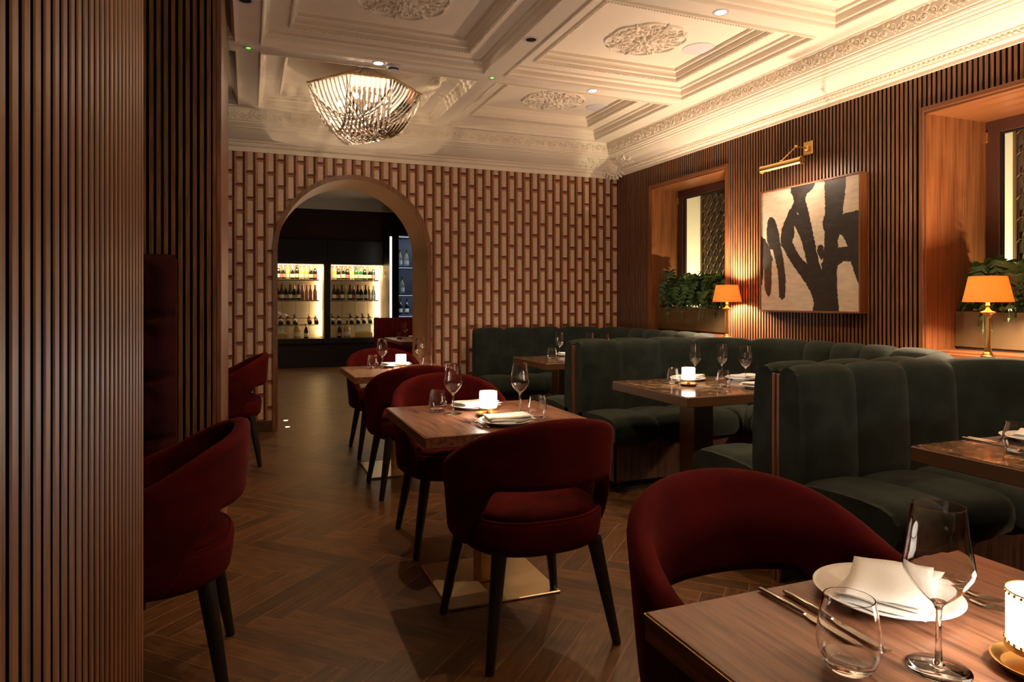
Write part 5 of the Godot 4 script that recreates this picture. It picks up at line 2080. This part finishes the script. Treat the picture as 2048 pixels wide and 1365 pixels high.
	part(be, "seat", bxd(1.76, 3.4, 0.15, 0.46, 9.45, 9.95, 0.03), M["red_velvet"])
	var ft := thing("dining_table", "walnut table in the wine room glimpsed through the arch", "table", P(2.2, 0, 8.75), 0.0, "square walnut tables")
	part(ft, "tabletop", box(Vector3(-0.45, TABLE - 0.04, -0.55), Vector3(0.45, TABLE, 0.55), 0.004), M["table_wood"])
	part(ft, "column", box(Vector3(-0.05, 0.012, -0.05), Vector3(0.05, TABLE - 0.04, 0.05), 0.004), M["brass_brushed"])
	part(ft, "base_plate", box(Vector3(-0.25, 0, -0.25), Vector3(0.25, 0.012, 0.25), 0.003), M["brass_plate"])
	lay("wine_glass", "wine_glass", "wine glass on the table in the wine room", "wine glass", "wine glasses on the tables", P(1.94, TABLE, 8.85))
	lay("tumbler", "tumbler", "water glass on the table in the wine room", "glass", "water glasses on the tables", P(1.84, TABLE, 8.72))
	lay("plate", "plate", "white plate on the table in the wine room", "plate", "white plates", P(2.12, TABLE, 8.92))
	lay("napkin", "napkin", "folded napkin on the plate in the wine room", "napkin", "folded white napkins", P(2.12, TABLE + 0.012, 8.92), 0.3)
	var dn := 0
	for q in [[0.8, 8.7], [0.8, 11.0], [2.3, 9.2]]:
		var dl := thing("ceiling_downlight", "small lit downlight in the wine room ceiling, %s from the arch" % ORD[dn], "downlight", P(q[0], 3.1, q[1]), 0.0, "downlights in the wine room")
		part(dl, "trim_ring", turned([Vector2(0.047, 0.0), Vector2(0.047, -0.003), Vector2(0.034, -0.003)], 24), M["speaker_white"])
		part(dl, "lamp_lens", turned([Vector2(0.0, -0.0022), Vector2(0.034, -0.002)], 20), M["downlight_lens"])
		spot(dl, Vector3(0, -0.012, 0), Vector3.DOWN, Color(1.0, 0.83, 0.65), G["e_far"], 60.0, 0.028, 0.8)
		dn += 1
	for q in [[0.355, 7.235, "farther left"], [0.353, 6.86, "nearer left"], [1.6, 7.235, "farther right"], [1.6, 6.86, "nearer right"]]:
		var u := thing("floor_uplight", "small round floor uplight at the %s foot of the arch" % q[2], "uplight", P(q[0], 0.001, q[1]), 0.0, "floor uplights in the arch")
		part(u, "trim_ring", turned([Vector2(0.03, 0.0), Vector2(0.03, 0.002), Vector2(0.024, 0.003), Vector2(0.021, 0.002)], 24), M["steel"])
		part(u, "lamp_lens", turned([Vector2(0.021, 0.002), Vector2(0.0, 0.0025)], 20), M["uplight_lens"])
		spot(u, Vector3(0, 0.012, 0), Vector3(0.15 if q[0] > 1.0 else -0.15, 1, 0), Color(1.0, 0.86, 0.7), G["e_arch"], 32.0, 0.015, 1.0)


# ---------------------------------------------------------------- the whole scene
func set_table(label: String, glasses: Array, tumblers: Array, plates: Array, turn := 0.0) -> void:
	var words := ["", "second ", "third ", "fourth "]
	for k in glasses.size():
		lay("wine_glass", "wine_glass", "%s wine glass on the %s" % [glasses[k][2], label], "wine glass", "wine glasses on the tables", P(glasses[k][0], TABLE + 0.0002, glasses[k][1]))
	for k in tumblers.size():
		lay("tumbler", "tumbler", "%s stemless water glass on the %s" % [tumblers[k][2], label], "glass", "water glasses on the tables", P(tumblers[k][0], TABLE + 0.0002, tumblers[k][1]))
	for k in plates.size():
		lay("plate", "plate", "white plate on the %s side of the %s" % [plates[k][2], label], "plate", "white plates", P(plates[k][0], TABLE + 0.0002, plates[k][1]))
		lay("napkin" if k % 2 == 0 else "napkin_b", "napkin", "folded white napkin on the %s plate of the %s" % [plates[k][2], label], "napkin", "folded white napkins", P(plates[k][0] + 0.01, TABLE + 0.0125, plates[k][1]), plates[k][3])


func _ready() -> void:
	rng.seed = 7
	camera_and_air()
	# strengths of the lamps
	G["e_lamp"] = 4.5
	G["e_picture"] = 0.4
	G["e_chandelier"] = 0.4
	G["e_down"] = 1.6
	G["e_led"] = 0.15
	G["e_niche"] = 1.9
	G["e_arch"] = 1.5
	G["e_out"] = 4.0
	G["e_far"] = 1.7
	materials()
	mat("bronze_wood", lin(0.11, 0.055, 0.024), 0.38, 0.25)
	mat("planter_bronze", lin(0.2, 0.14, 0.065), 0.45, 0.7)
	mat("fridge_back", lin(0.06, 0.065, 0.08), 0.5)
	mat("fridge_shelf", lin(0.1, 0.12, 0.17), 0.4)
	glow("chandelier_bulb", Color(1.0, 0.93, 0.82), 30.0)
	var rg := mat("rod_glass", Color(1, 0.99, 0.97, 0.0), 0.0)
	rg.refraction_enabled = true
	rg.refraction_scale = 0.05
	rg.transparency = BaseMaterial3D.TRANSPARENCY_ALPHA
	var rs := mat("rod_sheet", Color(1, 1, 1, 0.0), 0.0)
	rs.transparency = BaseMaterial3D.TRANSPARENCY_ALPHA
	build_floor()
	build_right_wall()
	build_window(1, WIN[0])
	build_window(2, WIN[1])
	build_left_walls()
	build_back_wall()
	build_ceiling()
	build_cornice()
	# prototypes
	G["wine_glass"] = make_wine_glass()
	G["tumbler"] = make_tumbler()
	G["plate"] = make_plate()
	G["napkin"] = make_napkin(3)
	G["napkin_b"] = make_napkin(8)
	G["led_lamp"] = make_led_lamp()
	G["knife"] = make_knife()
	G["fork"] = make_fork()
	G["chair"] = make_chair()
	# booths
	var bx := 2.15
	build_booth("green velvet booth nearest the camera at the right edge", 0.35, 2.31, bx, true)
	build_booth("green velvet booth in the middle under the painting", 2.31, 4.27, bx, false)
	build_booth("green velvet booth in the far corner against the patterned wall", 4.27, 6.60, bx, false)
	booth_divider("walnut divider between the near and the middle booth", 2.31, bx)
	booth_divider("walnut divider between the middle and the corner booth", 4.27, bx)
	var lg := thing("ledge", "dark walnut ledge running behind the booths below the windows", "ledge", Vector3.ZERO)
	part(lg, "board", bxd(3.715, RIGHT - 0.002, 0.67, 0.7, 0.4, 6.6, 0.003), M["dark_wood"])
	for q in [2.31, 4.27]:
		part(lg, "corner_board", bxd(3.45, 3.714, 0.67, 0.7, q - 0.1, q + 0.1, 0.003), M["dark_wood"])
	# tables
	walnut_table("square walnut table nearest the camera", 0.593, 0.93, 0.745)
	walnut_table("square walnut table in the middle of the row", 0.603, 3.155, 0.745)
	walnut_table("square walnut table by the arch", 0.65, 5.245, 0.745)
	walnut_table("square walnut table hidden in the side nook", -1.3, 2.79, 0.745)
	marble_table("dark marble table in the middle booth", 2.12, 3.05, 2.92, 3.69)
	marble_table("dark marble table in the far corner booth", 2.22, 3.1, 4.92, 5.64)
	marble_table("dark marble table cut off by the right edge", 2.14, 3.05, 0.92, 1.67)
	# chairs
	var ch := [
		[P(-0.30, 0, 2.42), PI / 2, "red velvet chair beside the near slat screen"],
		[P(-0.16, 0, 5.54), PI / 2, "red velvet chair half hidden behind the pier"],
		[P(0.965, 0, 2.32), 0.05, "red velvet chair seen from behind at the middle walnut table"],
		[P(0.985, 0, 3.34), PI - 0.03, "red velvet chair facing the camera across the middle walnut table"],
		[P(1.0, 0, 4.35), 0.0, "red velvet chair seen from behind at the walnut table by the arch"],
		[P(1.04, 0, 5.5), PI, "red velvet chair on the arch side of the far walnut table"],
		[P(1.0, 0, 1.03), PI, "large red velvet chair behind the nearest walnut table"]]
	for c in ch:
		lay("chair", "dining_chair", c[2], "chair", "red velvet chairs", c[0], c[1])
	# settings
	set_table("nearest walnut table", [[0.874, 0.64, "tall"]], [[0.759, 0.683, "low"]], [[0.995, 0.82, "far", 0.5]])
	led_lamp("small white cordless lamp cut off by the right edge on the nearest table", 0.994, 0.584, G["e_led"])
	for q in [[0.823, 0.82, 0.02, "outer"], [0.85, 0.795, -0.02, "inner"]]:
		lay("knife", "knife", "%s steel knife left of the plate on the nearest table" % q[3], "knife", "knives", P(q[0], TABLE + 0.0002, q[1]), PI + q[2])
	for q in [[1.118, 0.8, PI + 0.08, "inner"], [1.146, 0.83, PI + 0.03, "outer"]]:
		lay("fork", "fork", "%s steel fork right of the plate on the nearest table" % q[3], "fork", "forks", P(q[0], TABLE + 0.0002, q[1]), q[2])
	set_table("middle walnut table", [[0.847, 2.879, "left"], [1.134, 2.795, "right"]], [[0.797, 2.957, "left"], [1.144, 2.626, "right"]], [[0.985, 2.99, "far", 0.15], [0.98, 2.57, "near", -0.1]])
	led_lamp("small white cordless lamp glowing on the middle walnut table", 0.975, 2.773, G["e_led"])
	for q in [[0.85, 2.6, "outer"], [0.875, 2.59, "inner"]]:
		lay("fork", "fork", "%s steel fork on the middle walnut table" % q[2], "fork", "forks", P(q[0], TABLE + 0.0002, q[1]), 0.05)
	set_table("walnut table by the arch", [[0.925, 5.0, "left"], [1.207, 4.98, "right"]], [[0.859, 5.03, "left"], [1.228, 4.84, "right"]], [[1.04, 5.1, "far", 0.2], [1.02, 4.64, "near", -0.2]])
	led_lamp("small white cordless lamp glowing on the table by the arch", 1.05, 4.93, G["e_led"])
	set_table("marble table in the middle booth", [[2.676, 3.6, "leftmost"], [2.855, 3.56, "middle"], [2.875, 3.36, "rightmost"]], [[2.40, 3.437, "leftmost"], [2.57, 3.193, "middle"], [2.95, 3.3, "rightmost"]], [[2.74, 3.09, "near", 0.1], [2.58, 3.55, "far", 0.4], [2.93, 3.44, "wall", 0.2]])
	led_lamp("small white cordless lamp glowing on the middle booth table", 2.428, 3.33, G["e_led"])
	set_table("marble table in the corner booth", [[2.61, 5.486, "leftmost"], [2.82, 5.3, "middle"], [2.86, 5.1, "rightmost"]], [[2.437, 5.273, "left"]], [[2.72, 5.52, "far", 0.2]])
	led_lamp("small white cordless lamp half hidden on the corner booth table", 2.7, 5.36, G["e_led"])
	set_table("marble table at the right edge", [], [[2.37, 1.463, "single"]], [[2.62, 1.55, "far", 0.3]])
	led_lamp("small white cordless lamp on the marble table outside the right edge", 2.55, 1.25, G["e_led"])
	for q in [[2.422, 1.575, "outer"], [2.445, 1.57, "inner"]]:
		lay("knife", "knife", "%s steel knife on the marble table at the right edge" % q[2], "knife", "knives", P(q[0], TABLE + 0.0002, q[1]), PI + 0.03)
	# along the slatted wall
	table_lamp("smaller looking brass table lamp with amber shade left of the painting", 3.75, 4.61, 0.701, G["e_lamp"])
	table_lamp("brass table lamp with amber shade at the right edge in front of the planter", 3.75, 2.465, 0.701, G["e_lamp"])
	table_lamp("brass table lamp with amber shade beyond the right edge of the picture", 3.75, 0.5, 0.701, G["e_lamp"])
	painting()
	picture_lamp()
	planter(1, WIN[0], 4.0)
	planter(2, WIN[1], 4.17)
	chandelier("large chandelier of curved glass rods hanging in the coffer above the arch", P(0.87, 2.925, 5.46), 0.5, "rod_glass")
	chandelier("chandelier of curved glass rods above the nearest table outside the frame", P(0.87, 2.925, 0.85), 0.6, "rod_sheet")
	ceiling_fittings()
	tufted_bench()
	wine_room()
	for k in ["wine_glass", "tumbler", "plate", "napkin", "napkin_b", "led_lamp", "knife", "fork", "chair"]:
		G[k].free()
	for b in G["bottles"]:
		b.free()
